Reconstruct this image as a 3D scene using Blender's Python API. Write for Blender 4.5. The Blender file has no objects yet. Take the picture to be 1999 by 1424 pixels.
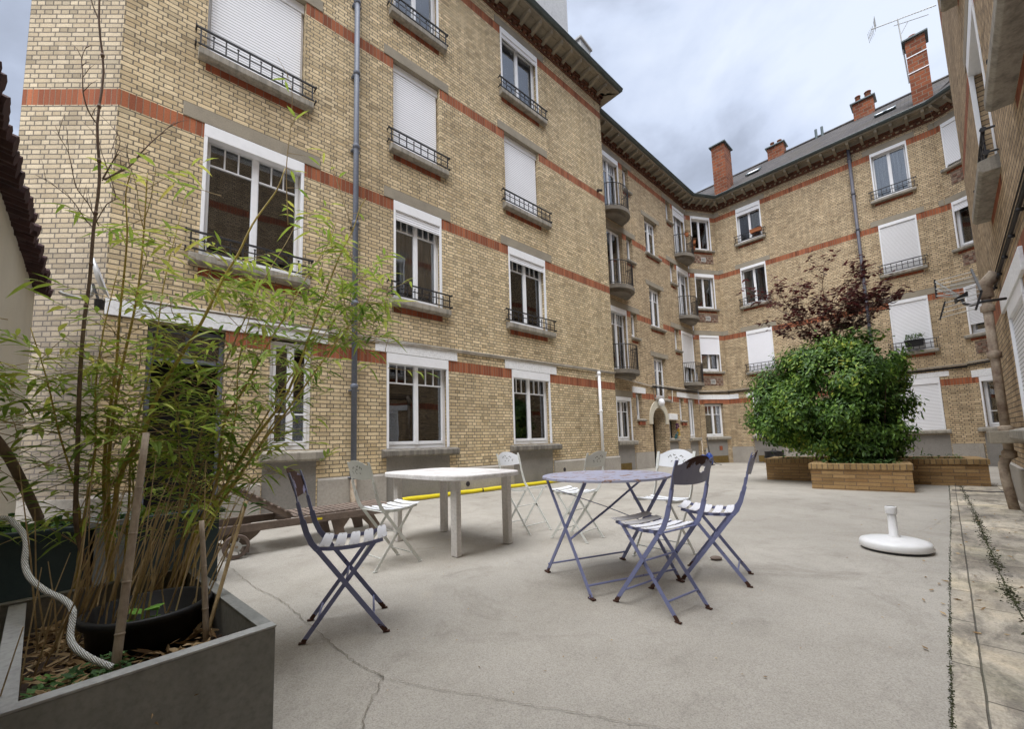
import bpy, math, random
from mathutils import Matrix, Vector
from math import sin, cos, pi, radians, sqrt, atan2
R = random.Random(7)
scene = bpy.context.scene
COL = scene.collection
# ------------------------------------------------------------------ node helpers
class NT:
    def __init__(s, name):
        s.m = bpy.data.materials.new(name); s.m.use_nodes = True
        s.t = s.m.node_tree; s.b = s.t.nodes['Principled BSDF']; s.out = s.t.nodes['Material Output']
    def n(s, typ, **kw):
        nd = s.t.nodes.new(typ)
        for k, v in kw.items():
            if k in nd.inputs.keys() and not hasattr(nd, k): nd.inputs[k].default_value = v
            elif hasattr(nd, k) and k not in nd.inputs.keys(): setattr(nd, k, v)
            else: nd.inputs[k].default_value = v
        return nd
    def l(s, a, b): s.t.links.new(a, b)
    def obj(s): return s.n('ShaderNodeTexCoord').outputs['Object']
    def noise(s, vec, scale, detail=4, rough=.6, out='Fac', dist=0):
        n = s.n('ShaderNodeTexNoise'); n.inputs['Scale'].default_value = scale
        n.inputs['Detail'].default_value = detail; n.inputs['Roughness'].default_value = rough; n.inputs['Distortion'].default_value = dist
        if vec is not None: s.l(vec, n.inputs['Vector'])
        return n.outputs[out]
    def ramp(s, fac, stops):
        r = s.n('ShaderNodeValToRGB'); cr = r.color_ramp
        while len(cr.elements) < len(stops): cr.elements.new(.5)
        for e, (p, c) in zip(cr.elements, stops):
            e.position = p; e.color = (c, c, c, 1) if isinstance(c, (int, float)) else (*c, 1)
        s.l(fac, r.inputs['Fac']); return r.outputs['Color']
    def mix(s, fac, a, b, mode='MIX'):
        m = s.n('ShaderNodeMix'); m.data_type = 'RGBA'; m.blend_type = mode
        for v, i in ((fac, 0), (a, 6), (b, 7)):
            if isinstance(v, (int, float)): m.inputs[i].default_value = v
            elif isinstance(v, tuple): m.inputs[i].default_value = (*v, 1)
            else: s.l(v, m.inputs[i])
        return m.outputs[2]
    def math(s, op, a, b=0.0, c=None):
        m = s.n('ShaderNodeMath'); m.operation = op
        for v, i in ((a, 0), (b, 1), (c, 2)):
            if v is None: continue
            if isinstance(v, (int, float)): m.inputs[i].default_value = v
            else: s.l(v, m.inputs[i])
        return m.outputs[0]
    def bump(s, h, strength=.4, dist=.01, prev=None):
        b = s.n('ShaderNodeBump'); b.inputs['Strength'].default_value = strength; b.inputs['Distance'].default_value = dist
        s.l(h, b.inputs['Height'])
        if prev is not None: s.l(prev, b.inputs['Normal'])
        return b.outputs['Normal']
    def set(s, color=None, rough=None, normal=None, metal=None, spec=None):
        for v, k in ((color, 'Base Color'), (rough, 'Roughness'), (normal, 'Normal'), (metal, 'Metallic'), (spec, 'Specular IOR Level')):
            if v is None: continue
            if isinstance(v, tuple): s.b.inputs[k].default_value = (*v, 1)
            elif isinstance(v, (int, float)): s.b.inputs[k].default_value = v
            else: s.l(v, s.b.inputs[k])
        return s.m

def wallvec(t, sx=1.0, dz=0.0, wob=.012):
    o = t.obj(); sp = t.n('ShaderNodeSeparateXYZ'); t.l(o, sp.inputs[0])
    nz = t.noise(o, 9, 3, .6, 'Color'); s2 = t.n('ShaderNodeSeparateXYZ'); t.l(nz, s2.inputs[0])
    x = t.math('ADD', sp.outputs[0], sp.outputs[1]); x = t.math('ADD', x, t.math('MULTIPLY', t.math('SUBTRACT', s2.outputs[0], .5), wob))
    z = t.math('ADD', sp.outputs[2], dz); z = t.math('ADD', z, t.math('MULTIPLY', t.math('SUBTRACT', s2.outputs[1], .5), wob))
    c = t.n('ShaderNodeCombineXYZ'); t.l(x, c.inputs[0]); t.l(z, c.inputs[1]); return c.outputs[0], o

def brick_mat(name, c1, c2, mortar, w=.22, h=.08, ms=.009, dz=0.0, stain=.5, offset=.5, bumpd=.012, extra=None, wob=.012, english=False):
    t = NT(name); v, o = wallvec(t, dz=dz, wob=wob)
    if english: offset = 0
    br = t.n('ShaderNodeTexBrick'); t.l(v, br.inputs['Vector'])
    br.offset = offset; br.squash = 1
    for k, val in (('Color1', (*c1, 1)), ('Color2', (*c2, 1)), ('Mortar', (*mortar, 1)), ('Scale', 1.0), ('Mortar Size', ms), ('Mortar Smooth', .25), ('Bias', 0.0), ('Brick Width', w), ('Row Height', h)):
        br.inputs[k].default_value = val
    bcol, bfac = br.outputs['Color'], br.outputs['Fac']; par = None
    if english:   # alternate courses of stretchers and headers
        def tex(width, shift, c_1, c_2, mo, msz):
            m_ = t.n('ShaderNodeMapping'); t.l(v, m_.inputs['Vector']); m_.inputs['Location'].default_value = (*shift, 0)
            b_ = t.n('ShaderNodeTexBrick'); t.l(m_.outputs[0], b_.inputs['Vector']); b_.offset = 0
            for k, val in (('Color1', (*c_1, 1)), ('Color2', (*c_2, 1)), ('Mortar', (*mo, 1)), ('Scale', 1.0), ('Mortar Size', msz), ('Mortar Smooth', .35), ('Bias', 0.0), ('Brick Width', width), ('Row Height', h)): b_.inputs[k].default_value = val
            return b_
        s3 = t.n('ShaderNodeSeparateXYZ'); t.l(v, s3.inputs[0])
        par = t.math('GREATER_THAN', t.math('FRACT', t.math('DIVIDE', s3.outputs[1], 2*h)), .5)
        hd = tex(w/2, (w/4, 0), c1, c2, mortar, ms); bcol = t.mix(par, bcol, hd.outputs['Color'])
        bfac = t.math('ADD', t.math('MULTIPLY', bfac, t.math('SUBTRACT', 1, par)), t.math('MULTIPLY', hd.outputs['Fac'], par))
    # second layer of per-brick tint with different seed (shifted by whole bricks)
    mp = t.n('ShaderNodeMapping'); t.l(v, mp.inputs['Vector']); mp.inputs['Location'].default_value = (w*38, h*26, 0)
    b2 = t.n('ShaderNodeTexBrick'); t.l(mp.outputs[0], b2.inputs['Vector']); b2.offset = offset
    for k, val in (('Color1', (0, 0, 0, 1)), ('Color2', (1, 1, 1, 1)), ('Mortar', (.5, .5, .5, 1)), ('Scale', 1.0), ('Mortar Size', .001), ('Bias', 0.0), ('Brick Width', w), ('Row Height', h)):
        b2.inputs[k].default_value = val
    b2c = b2.outputs['Color']
    if english: b2c = t.mix(par, b2c, tex(w/2, (w/4+w*21, h*14), (0, 0, 0), (1, 1, 1), (.5, .5, .5), .001).outputs['Color'])
    dark = t.ramp(b2c, [(0, .70), (.12, .88), (.5, 1.0), (1, 1.10)])
    col = t.mix(1.0, bcol, dark, 'MULTIPLY')
    n1 = t.noise(o, 55, 4, .7); col = t.mix(1.0, col, t.ramp(n1, [(.3, .72), (.5, 1), (.75, 1.18)]), 'MULTIPLY')
    n2 = t.noise(o, .55, 5, .62); col = t.mix(stain, col, t.ramp(n2, [(.3, (.62, .6, .58)), (.55, (1, 1, 1)), (.75, (1.1, 1.07, 1.0))]), 'MULTIPLY')
    mp3 = t.n('ShaderNodeMapping'); t.l(o, mp3.inputs['Vector']); mp3.inputs['Scale'].default_value = (1.5, 1.5, .16)
    n3 = t.noise(mp3.outputs[0], 1.6, 5, .65); col = t.mix(stain, col, t.ramp(n3, [(.28, (1.12, 1.10, 1.06)), (.5, (1, 1, 1)), (.68, (.72, .70, .68))]), 'MULTIPLY')
    if extra: col = extra(t, col, o)
    hgt = t.math('SUBTRACT', t.math('MULTIPLY', n1, .35), t.math('MULTIPLY', bfac, 1.0))
    nrm = t.bump(hgt, .9, bumpd)
    return t.set(col, .9, nrm, spec=.25)

def soot(t, col, o):
    # patchy darker tone on the low left pier, fades up the wall
    sp = t.n('ShaderNodeSeparateXYZ'); t.l(o, sp.inputs[0])
    g = t.n('ShaderNodeMapRange'); t.l(sp.outputs[2], g.inputs[0]); g.inputs[1].default_value = 2.2; g.inputs[2].default_value = 4.4; g.inputs[3].default_value = 1; g.inputs[4].default_value = 0
    n = t.noise(o, 1.3, 5, .7); f = t.math('MULTIPLY', g.outputs[0], t.ramp(n, [(.3, .25), (.65, 1)]))
    return t.mix(t.math('MULTIPLY', f, .75), col, (.16, .14, .13))

M = {}
M['brick'] = brick_mat('yellow_brick', (.79, .645, .42), (.58, .45, .27), (.215, .185, .14), w=.225, h=.0705, ms=.0085, english=True, wob=.014)
M['brick_soot'] = brick_mat('sooty_yellow_brick', (.66, .56, .41), (.50, .41, .285), (.20, .175, .145), w=.225, h=.0705, ms=.0085, english=True, wob=.014, extra=soot)
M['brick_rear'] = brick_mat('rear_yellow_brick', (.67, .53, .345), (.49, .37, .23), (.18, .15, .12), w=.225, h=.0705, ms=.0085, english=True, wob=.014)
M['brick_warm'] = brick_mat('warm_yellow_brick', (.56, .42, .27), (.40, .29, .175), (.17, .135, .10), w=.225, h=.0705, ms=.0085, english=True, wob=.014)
M['brick_pale'] = brick_mat('pale_brick', (.36, .265, .20), (.25, .17, .125), (.19, .155, .13))
M['soldier'] = brick_mat('red_soldier_brick', (.42, .145, .07), (.26, .085, .045), (.30, .20, .14), w=.075, h=40, ms=.006, dz=17.3, stain=.35, offset=0, wob=.006)
M['header_red'] = brick_mat('red_header_brick', (.34, .10, .05), (.22, .065, .035), (.22, .13, .09), w=.12, h=40, ms=.007, dz=17.3, offset=0)
M['cornice_brick'] = brick_mat('brown_cornice_brick', (.20, .085, .05), (.13, .055, .035), (.10, .07, .05), w=.22, h=.09, ms=.008)
M['chimney_brick'] = brick_mat('red_chimney_brick', (.31, .10, .045), (.18, .058, .032), (.26, .19, .14), w=.30, h=.16, ms=.014, stain=.6, wob=.03)
M['planter_brick'] = brick_mat('buff_planter_brick', (.46, .30, .14), (.33, .195, .085), (.24, .17, .11), w=.34, h=.068, ms=.006, stain=.5)
M['planter_cap'] = brick_mat('buff_cap_brick', (.45, .31, .15), (.31, .20, .09), (.20, .15, .10), w=.085, h=40, ms=.007, dz=17.3, offset=0)

def plain(name, base, dark=None, scale=3, rough=.8, bump=.15, bscale=40, amount=.6, spec=.3, metal=0, streak=False, fine=.12):
    t = NT(name); o = t.obj(); v = o
    if streak:
        mp = t.n('ShaderNodeMapping'); t.l(o, mp.inputs['Vector']); mp.inputs['Scale'].default_value = (6, 6, .7); v = mp.outputs[0]
    dark = dark or tuple(c*.6 for c in base)
    n = t.noise(v, scale, 6, .65)
    col = t.mix(t.math('MULTIPLY', t.ramp(n, [(.42, 0), (.72, 1)]), amount), base, dark)
    f = t.noise(o, bscale, 3, .6)
    col = t.mix(1.0, col, t.ramp(f, [(.25, 1-fine*1.6), (.5, 1), (.8, 1+fine)]), 'MULTIPLY')
    return t.set(col, rough, t.bump(f, bump, .004), metal, spec)

M['concrete'] = plain('lintel_concrete', (.34, .30, .235), (.20, .18, .15), 2.2, .9, .3, 60)
M['sill'] = plain('sill_concrete', (.36, .33, .28), (.10, .095, .085), 1.6, .9, .35, 60, .75, streak=True)
M['darksill'] = plain('weathered_sill', (.24, .22, .19), (.055, .052, .048), 1.6, .9, .4, 60, .95, streak=True)
M['plinth'] = plain('plinth_render', (.40, .37, .33), (.27, .25, .225), 1.8, .95, .9, 22, .6)
M['apron'] = plain('smooth_render', (.27, .255, .235), (.17, .16, .15), 1.5, .95, .3, 30, .7)
M['whitepaint'] = plain('white_paint', (.86, .87, .89), (.62, .62, .61), 1.5, .6, .1, 30, .35)
M['pvc'] = plain('white_pvc', (.88, .89, .92), (.76, .77, .79), 2, .4, .02, 10, .3, fine=.03)
M['iron'] = plain('black_iron', (.018, .018, .022), (.05, .04, .035), 8, .45, .1, 60, .4, .5)
M['pipe'] = plain('grey_pipe', (.17, .19, .24), (.11, .12, .15), 3, .5, .05, 30, .5)
M['checker'] = plain('brown_checker_brick', (.21, .115, .085), (.13, .08, .06), 6, .9, .3, 40, .6)
M['balcony'] = plain('balcony_concrete', (.235, .21, .175), (.10, .09, .08), 1.6, .9, .4, 50, .8)
M['pipe_dark'] = plain('dark_grey_pipe', (.10, .10, .125), (.07, .065, .075), 3, .55, .05, 30, .5)
M['zinc'] = plain('zinc_gutter', (.10, .13, .135), (.06, .075, .08), 3, .45, .05, 30, .5, .5)
M['rustpipe'] = plain('rusty_cast_iron', (.38, .31, .235), (.15, .095, .07), 8, .85, .6, 30, 1.0)
M['plaster'] = plain('cream_plaster', (.60, .56, .46), (.45, .42, .34), .9, .95, .2, 60, .6, fine=.05)
M['towerplaster'] = plain('grey_plaster', (.50, .50, .50), (.40, .40, .41), .9, .95, .1, 20, .5)
M['soffit'] = plain('soffit_concrete', (.33, .29, .22), (.15, .13, .11), 1.5, .9, .3, 30, .7)
M['interior'] = plain('dark_room', (.045, .040, .048), (.025, .022, .026), 1, .9, 0, 10, .5)
M['roomgrey'] = plain('dim_room', (.07, .065, .07), (.03, .03, .03), 1, .9, 0, 10, .7)
M['cable'] = plain('pale_conduit', (.50, .46, .40), (.25, .22, .19), 3, .6, .1, 30, .7)
M['blackcable'] = plain('black_cable', (.03, .028, .03), None, 3, .6, .1, 30, .3)
M['ventmesh'] = brick_mat('ochre_vent', (.30, .20, .06), (.24, .16, .05), (.10, .07, .03), w=.04, h=.04, ms=.006, stain=.4)
M['fanvent'] = plain('vent_white', (.6, .58, .54), None, 3, .7, .1, 30, .4)
M['doorwood'] = plain('dark_door', (.010, .009, .009), (.006, .005, .005), 3, .9, .1, 20, .5)
M['copingtile'] = plain('dark_clay_tile', (.060, .030, .030), (.028, .018, .02), 7, .9, .8, 45, .8)

def shutter_mat(name, base, pitch=.052):
    t = NT(name); o = t.obj(); sp = t.n('ShaderNodeSeparateXYZ'); t.l(o, sp.inputs[0])
    fr = t.math('FRACT', t.math('DIVIDE', sp.outputs[2], pitch))
    line = t.ramp(fr, [(0, .30), (.14, .42), (.24, 1), (.85, 1), (1, .8)])
    col = t.mix(1.0, base, line, 'MULTIPLY')
    col = t.mix(t.math('MULTIPLY', t.ramp(t.noise(o, 2.5, 4), [(.4, 0), (.8, 1)]), .25), col, tuple(c*.75 for c in base))
    h = t.ramp(fr, [(0, 0), (.2, .8), (.5, 1), (.9, .8), (1, 0)])
    return t.set(col, .5, t.bump(h, .6, .008), spec=.3)
M['shutter'] = shutter_mat('roller_shutter_slats', (.92, .93, .97))
M['shutter_grey'] = shutter_mat('greyish_roller_slats', (.78, .78, .80), .05)
M['shutter_plain'] = plain('smooth_shutter', (.86, .87, .93), (.80, .80, .86), 2, .6, .05, 30, .3, fine=.02)

def glass_mat():
    t = NT('window_glass'); t.t.nodes.remove(t.b)
    tr = t.n('ShaderNodeBsdfTransparent'); tr.inputs['Color'].default_value = (.80, .82, .83, 1)
    gl = t.n('ShaderNodeBsdfGlossy'); gl.inputs['Roughness'].default_value = .015; gl.inputs['Color'].default_value = (.95, .97, 1, 1)
    nz = t.noise(t.obj(), 1.2, 1, .5); bp = t.bump(nz, .12, .03); t.l(bp, gl.inputs['Normal'])
    fr = t.n('ShaderNodeFresnel'); fr.inputs['IOR'].default_value = 1.5
    f = t.math('ADD', t.math('MULTIPLY', fr.outputs[0], 2.3), .03)
    mx = t.n('ShaderNodeMixShader'); t.l(f, mx.inputs[0]); t.l(tr.outputs[0], mx.inputs[1]); t.l(gl.outputs[0], mx.inputs[2])
    t.l(mx.outputs[0], t.out.inputs['Surface']); return t.m
M['glass'] = glass_mat()

def curtain_mat():
    t = NT('sheer_curtain'); o = t.obj(); mp = t.n('ShaderNodeMapping'); t.l(o, mp.inputs['Vector']); mp.inputs['Scale'].default_value = (14, 1, .6)
    n = t.noise(mp.outputs[0], 1.6, 3, .6)
    return t.set(t.ramp(n, [(.3, (.42, .45, .50)), (.7, (.80, .83, .88))]), .9, t.bump(n, .5, .02))
M['curtain'] = curtain_mat()
M['curtain_dim'] = plain('dim_curtain', (.30, .31, .34), (.18, .18, .20), 3, .9, .1, 10, .6)

def ground_mat():
    t = NT('courtyard_concrete'); o = t.obj()
    n = t.noise(o, .45, 6, .62, dist=.4); col = t.mix(t.ramp(n, [(.3, 0), (.7, 1)]), (.455, .425, .375), (.335, .31, .27))
    n2 = t.noise(o, 2.6, 6, .7); col = t.mix(t.math('MULTIPLY', t.ramp(n2, [(.45, 0), (.72, 1)]), .45), col, (.29, .265, .225))
    n4 = t.noise(o, 1.05, 5, .75, dist=1.2); col = t.mix(1.0, col, t.ramp(n4, [(.30, (.78, .77, .76)), (.46, (1, 1, 1)), (.62, (1, 1, 1)), (.78, (1.10, 1.08, 1.05))]), 'MULTIPLY')
    g = t.noise(o, 160, 2, .7); col = t.mix(1.0, col, t.ramp(g, [(.3, .72), (.5, 1), (.72, 1.2)]), 'MULTIPLY')
    vo = t.n('ShaderNodeTexVoronoi'); t.l(o, vo.inputs['Vector']); vo.inputs['Scale'].default_value = 90; vo.feature = 'F1'
    sp = t.ramp(vo.outputs['Distance'], [(.0, .0), (.12, .0), (.2, 1)])
    sel = t.ramp(t.noise(o, 30, 2), [(.56, 0), (.6, 1)])
    f = t.math('MULTIPLY', t.math('SUBTRACT', 1, sp), sel); col = t.mix(t.math('MULTIPLY', f, .6), col, (.12, .10, .09))
    # a few rusty or dark spots
    v2 = t.n('ShaderNodeTexVoronoi'); t.l(o, v2.inputs['Vector']); v2.inputs['Scale'].default_value = 1.7
    s2 = t.ramp(v2.outputs['Distance'], [(.0, 1), (.035, 1), (.05, 0)]); col = t.mix(t.math('MULTIPLY', s2, .5), col, (.14, .11, .09))
    h = t.math('ADD', t.math('MULTIPLY', g, .6), t.math('MULTIPLY', n2, .6))
    return t.set(col, .93, t.bump(h, .5, .006), spec=.25)
M['ground'] = ground_mat()

def pave_mat():
    t = NT('old_stone_paving'); o = t.obj()
    mp = t.n('ShaderNodeMapping'); t.l(o, mp.inputs['Vector']); mp.inputs['Rotation'].default_value = (0, 0, radians(-43.5))
    wob = t.noise(o, 3.0, 3, .6, 'Color'); av = t.n('ShaderNodeVectorMath'); av.operation = 'MULTIPLY_ADD'
    t.l(wob, av.inputs[0]); av.inputs[1].default_value = (.014, .014, 0); t.l(mp.outputs[0], av.inputs[2])
    br = t.n('ShaderNodeTexBrick'); t.l(av.outputs[0], br.inputs['Vector']); br.offset = .5
    for k, val in (('Color1', (.56, .50, .40, 1)), ('Color2', (.38, .34, .28, 1)), ('Mortar', (.13, .12, .095, 1)), ('Scale', 1.0), ('Mortar Size', .0045), ('Mortar Smooth', .6), ('Brick Width', .62), ('Row Height', .55)):
        br.inputs[k].default_value = val
    n = t.noise(o, 1.1, 6, .7); col = t.mix(1.0, br.outputs['Color'], t.ramp(n, [(.3, .6), (.5, .95), (.7, 1.35)]), 'MULTIPLY')
    mps = t.n('ShaderNodeMapping'); t.l(mp.outputs[0], mps.inputs['Vector']); mps.inputs['Scale'].default_value = (1.6, 4.5, 1)
    n2 = t.noise(mps.outputs[0], 1.6, 6, .75, dist=.5); col = t.mix(t.ramp(n2, [(.46, 0), (.62, .6)]), col, (.10, .09, .08))
    nb = t.noise(o, .9, 4, .65, dist=1.0); col = t.mix(1.0, col, t.ramp(nb, [(.34, (.62, .60, .57)), (.5, (1, 1, 1)), (.62, (1.25, 1.2, 1.1))]), 'MULTIPLY')
    ms = t.noise(o, 1.8, 5, .7); moss = t.math('MULTIPLY', t.ramp(ms, [(.52, 0), (.66, 1)]), t.math('ADD', .40, 0.0))
    col = t.mix(t.math('MULTIPLY', moss, .6), col, (.085, .105, .03))
    g = t.noise(o, 90, 3, .7); col = t.mix(1.0, col, t.ramp(g, [(.3, .75), (.5, 1), (.75, 1.2)]), 'MULTIPLY')
    h = t.math('SUBTRACT', t.math('ADD', t.math('MULTIPLY', n2, .8), t.math('MULTIPLY', g, .3)), br.outputs['Fac'])
    return t.set(col, .92, t.bump(h, .8, .012))
M['paving'] = pave_mat()
M['crack'] = plain('crack_dirt', (.245, .22, .18), (.15, .13, .105), 9, 1, .1, 40, .6)
M['moss'] = plain('moss', (.055, .06, .025), (.03, .03, .018), 9, 1, 1.0, 60, .8)

def slate_mat():
    t = NT('slate_roof'); o = t.obj(); sp = t.n('ShaderNodeSeparateXYZ'); t.l(o, sp.inputs[0])
    c = t.n('ShaderNodeCombineXYZ'); t.l(sp.outputs[0], c.inputs[0]); t.l(t.math('MULTIPLY', sp.outputs[1], 1.22), c.inputs[1])
    br = t.n('ShaderNodeTexBrick'); t.l(c.outputs[0], br.inputs['Vector'])
    for k, val in (('Color1', (.095, .085, .08, 1)), ('Color2', (.055, .052, .055, 1)), ('Mortar', (.035, .035, .038, 1)), ('Scale', 1.0), ('Mortar Size', .008), ('Brick Width', .25), ('Row Height', .16)):
        br.inputs[k].default_value = val
    n = t.noise(o, .8, 5, .7); col = t.mix(t.ramp(n, [(.45, 0), (.75, .55)]), br.outputs['Color'], (.065, .055, .035))
    return t.set(col, .9, t.bump(t.math('MULTIPLY', br.outputs['Fac'], -1.0), .6, .02), spec=.12)
M['slate'] = slate_mat()
# ------------------------------------------------------------------ geometry helpers
class MB:
    def __init__(s): s.v = []; s.f = []; s.m = []
    def add(s, vs, fs, mi=0):
        b = len(s.v); s.v += [tuple(v) for v in vs]; s.f += [tuple(b+i for i in f) for f in fs]; s.m += [mi]*len(fs); return s
    def box(s, x0, x1, y0, y1, z0, z1, mi=0):
        return s.add([(x0,y0,z0),(x1,y0,z0),(x1,y1,z0),(x0,y1,z0),(x0,y0,z1),(x1,y0,z1),(x1,y1,z1),(x0,y1,z1)],
                     [(0,3,2,1),(4,5,6,7),(0,1,5,4),(1,2,6,5),(2,3,7,6),(3,0,4,7)], mi)
    def quad(s, a, b, c, d, mi=0): return s.add([a,b,c,d], [(0,1,2,3)], mi)
    def bar(s, p, q, w, t, up=(0,0,1), mi=0):
        """flat bar from p to q; w across, t along 'up'"""
        p = Vector(p); q = Vector(q); d = (q-p).normalized(); u = Vector(up); sx = d.cross(u)
        if sx.length < 1e-4: sx = d.cross(Vector((1,0,0)))
        sx.normalize(); uu = sx.cross(d).normalized(); a = sx*w/2; b = uu*t/2
        return s.add([p-a-b, p+a-b, p+a+b, p-a+b, q-a-b, q+a-b, q+a+b, q-a+b],
                     [(0,1,2,3),(7,6,5,4),(0,4,5,1),(1,5,6,2),(2,6,7,3),(3,7,4,0)], mi)
    def strip(s, pts, w, t, side, mi=0):
        """bent flat bar through pts; width w along 'side' (fixed), thickness t"""
        side = Vector(side).normalized(); P = [Vector(p) for p in pts]; vs = []
        for i, p in enumerate(P):
            d = (P[min(i+1, len(P)-1)]-P[max(i-1, 0)]).normalized(); n = side.cross(d).normalized()
            for a, b in ((-1,-1),(1,-1),(1,1),(-1,1)): vs.append(p+side*a*w/2+n*b*t/2)
        fs = [(0,1,2,3), tuple(len(vs)-4+i for i in (3,2,1,0))]
        for i in range(len(P)-1):
            for k in range(4):
                a = i*4+k; b = i*4+(k+1) % 4; fs.append((a, a+4, b+4, b))
        return s.add(vs, fs, mi)
    def tube(s, pts, r, n=8, mi=0, cap=True):
        P = [Vector(p) for p in pts]; rr = r if isinstance(r, (list, tuple)) else [r]*len(P); vs = []; nx = None
        for i, p in enumerate(P):
            d = (P[min(i+1, len(P)-1)]-P[max(i-1, 0)]).normalized()
            if nx is None: nx = d.cross(Vector((0,0,1)) if abs(d.z) < .9 else Vector((1,0,0))).normalized()
            nx = (nx-d*nx.dot(d)).normalized(); ny = d.cross(nx)
            for k in range(n):
                a = 2*pi*k/n; vs.append(p+(nx*cos(a)+ny*sin(a))*rr[i])
        fs = []
        for i in range(len(P)-1):
            for k in range(n):
                a = i*n+k; b = i*n+(k+1) % n; fs.append((a, b, b+n, a+n))
        if cap: fs += [tuple(range(n-1, -1, -1)), tuple((len(P)-1)*n+k for k in range(n))]
        return s.add(vs, fs, mi)
    def lathe(s, prof, n=24, c=(0,0,0), mi=0, cap=True):
        vs = []; fs = []
        for r, z in prof:
            for k in range(n): a = 2*pi*k/n; vs.append((c[0]+r*cos(a), c[1]+r*sin(a), c[2]+z))
        for i in range(len(prof)-1):
            for k in range(n):
                a = i*n+k; b = i*n+(k+1) % n; fs.append((a, b, b+n, a+n))
        if cap: fs += [tuple(range(n-1, -1, -1)), tuple((len(prof)-1)*n+k for k in range(n))]
        return s.add(vs, fs, mi)
    def prism(s, poly, z0, z1, mi=0, axis='z'):
        n = len(poly)
        f = (lambda p, z: (p[0], p[1], z)) if axis == 'z' else (lambda p, z: (p[0], z, p[1]))
        vs = [f(p, z0) for p in poly]+[f(p, z1) for p in poly]
        fs = [tuple(range(n-1, -1, -1)), tuple(range(n, 2*n))]+[(i, (i+1) % n, (i+1) % n+n, i+n) for i in range(n)]
        return s.add(vs, fs, mi)
    def build(s, name, mats, parent=None, Mx=None, smooth=False, bevel=0):
        me = bpy.data.meshes.new(name); me.from_pydata(s.v, [], s.f)
        mats = mats if isinstance(mats, (list, tuple)) else [mats]
        for m in mats: me.materials.append(M[m] if isinstance(m, str) else m)
        me.polygons.foreach_set('material_index', s.m); me.polygons.foreach_set('use_smooth', [smooth]*len(s.f)); me.update()
        o = bpy.data.objects.new(name, me); COL.objects.link(o); place(o, parent, Mx)
        if bevel:
            b = o.modifiers.new('bevel', 'BEVEL'); b.width = bevel; b.segments = 2; b.limit_method = 'ANGLE'
        return o
WM = {}
def place(o, parent, Mx):
    Mx = Mx if Mx is not None else (WM[parent.name] if parent else Matrix())
    WM[o.name] = Mx.copy()
    if parent:
        o.parent = parent; o.matrix_basis = WM[parent.name].inverted() @ Mx
    else: o.matrix_basis = Mx
def empty(name, loc=(0,0,0), rz=0, Mx=None):
    o = bpy.data.objects.new(name, None); COL.objects.link(o); o.empty_display_size = .2
    place(o, None, Mx if Mx is not None else Matrix.Translation(loc) @ Matrix.Rotation(rz, 4, 'Z')); return o
def tag(o, label=None, cat=None, group=None, kind=None):
    if label: o['label'] = label
    if cat: o['category'] = cat
    if group: o['group'] = group
    if kind: o['kind'] = kind
    return o
def dup(o, parent=None, Mx=None):
    c = o.copy(); COL.objects.link(c)
    if Mx is not None: c.matrix_basis = Mx; WM[c.name] = Mx.copy()
    if parent: c.parent = parent
    for k in o.children: dup(k, c)
    return c
def gz(x, y):  # the yard falls gently away from the camera
    return -.024*max(0, (x*.55+y*.45)-6.5)
SKYK=0.85; SUNE=1.5; EXPO=1.84; CLOUD_OFF=(5.5,6.6,.4)
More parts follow.
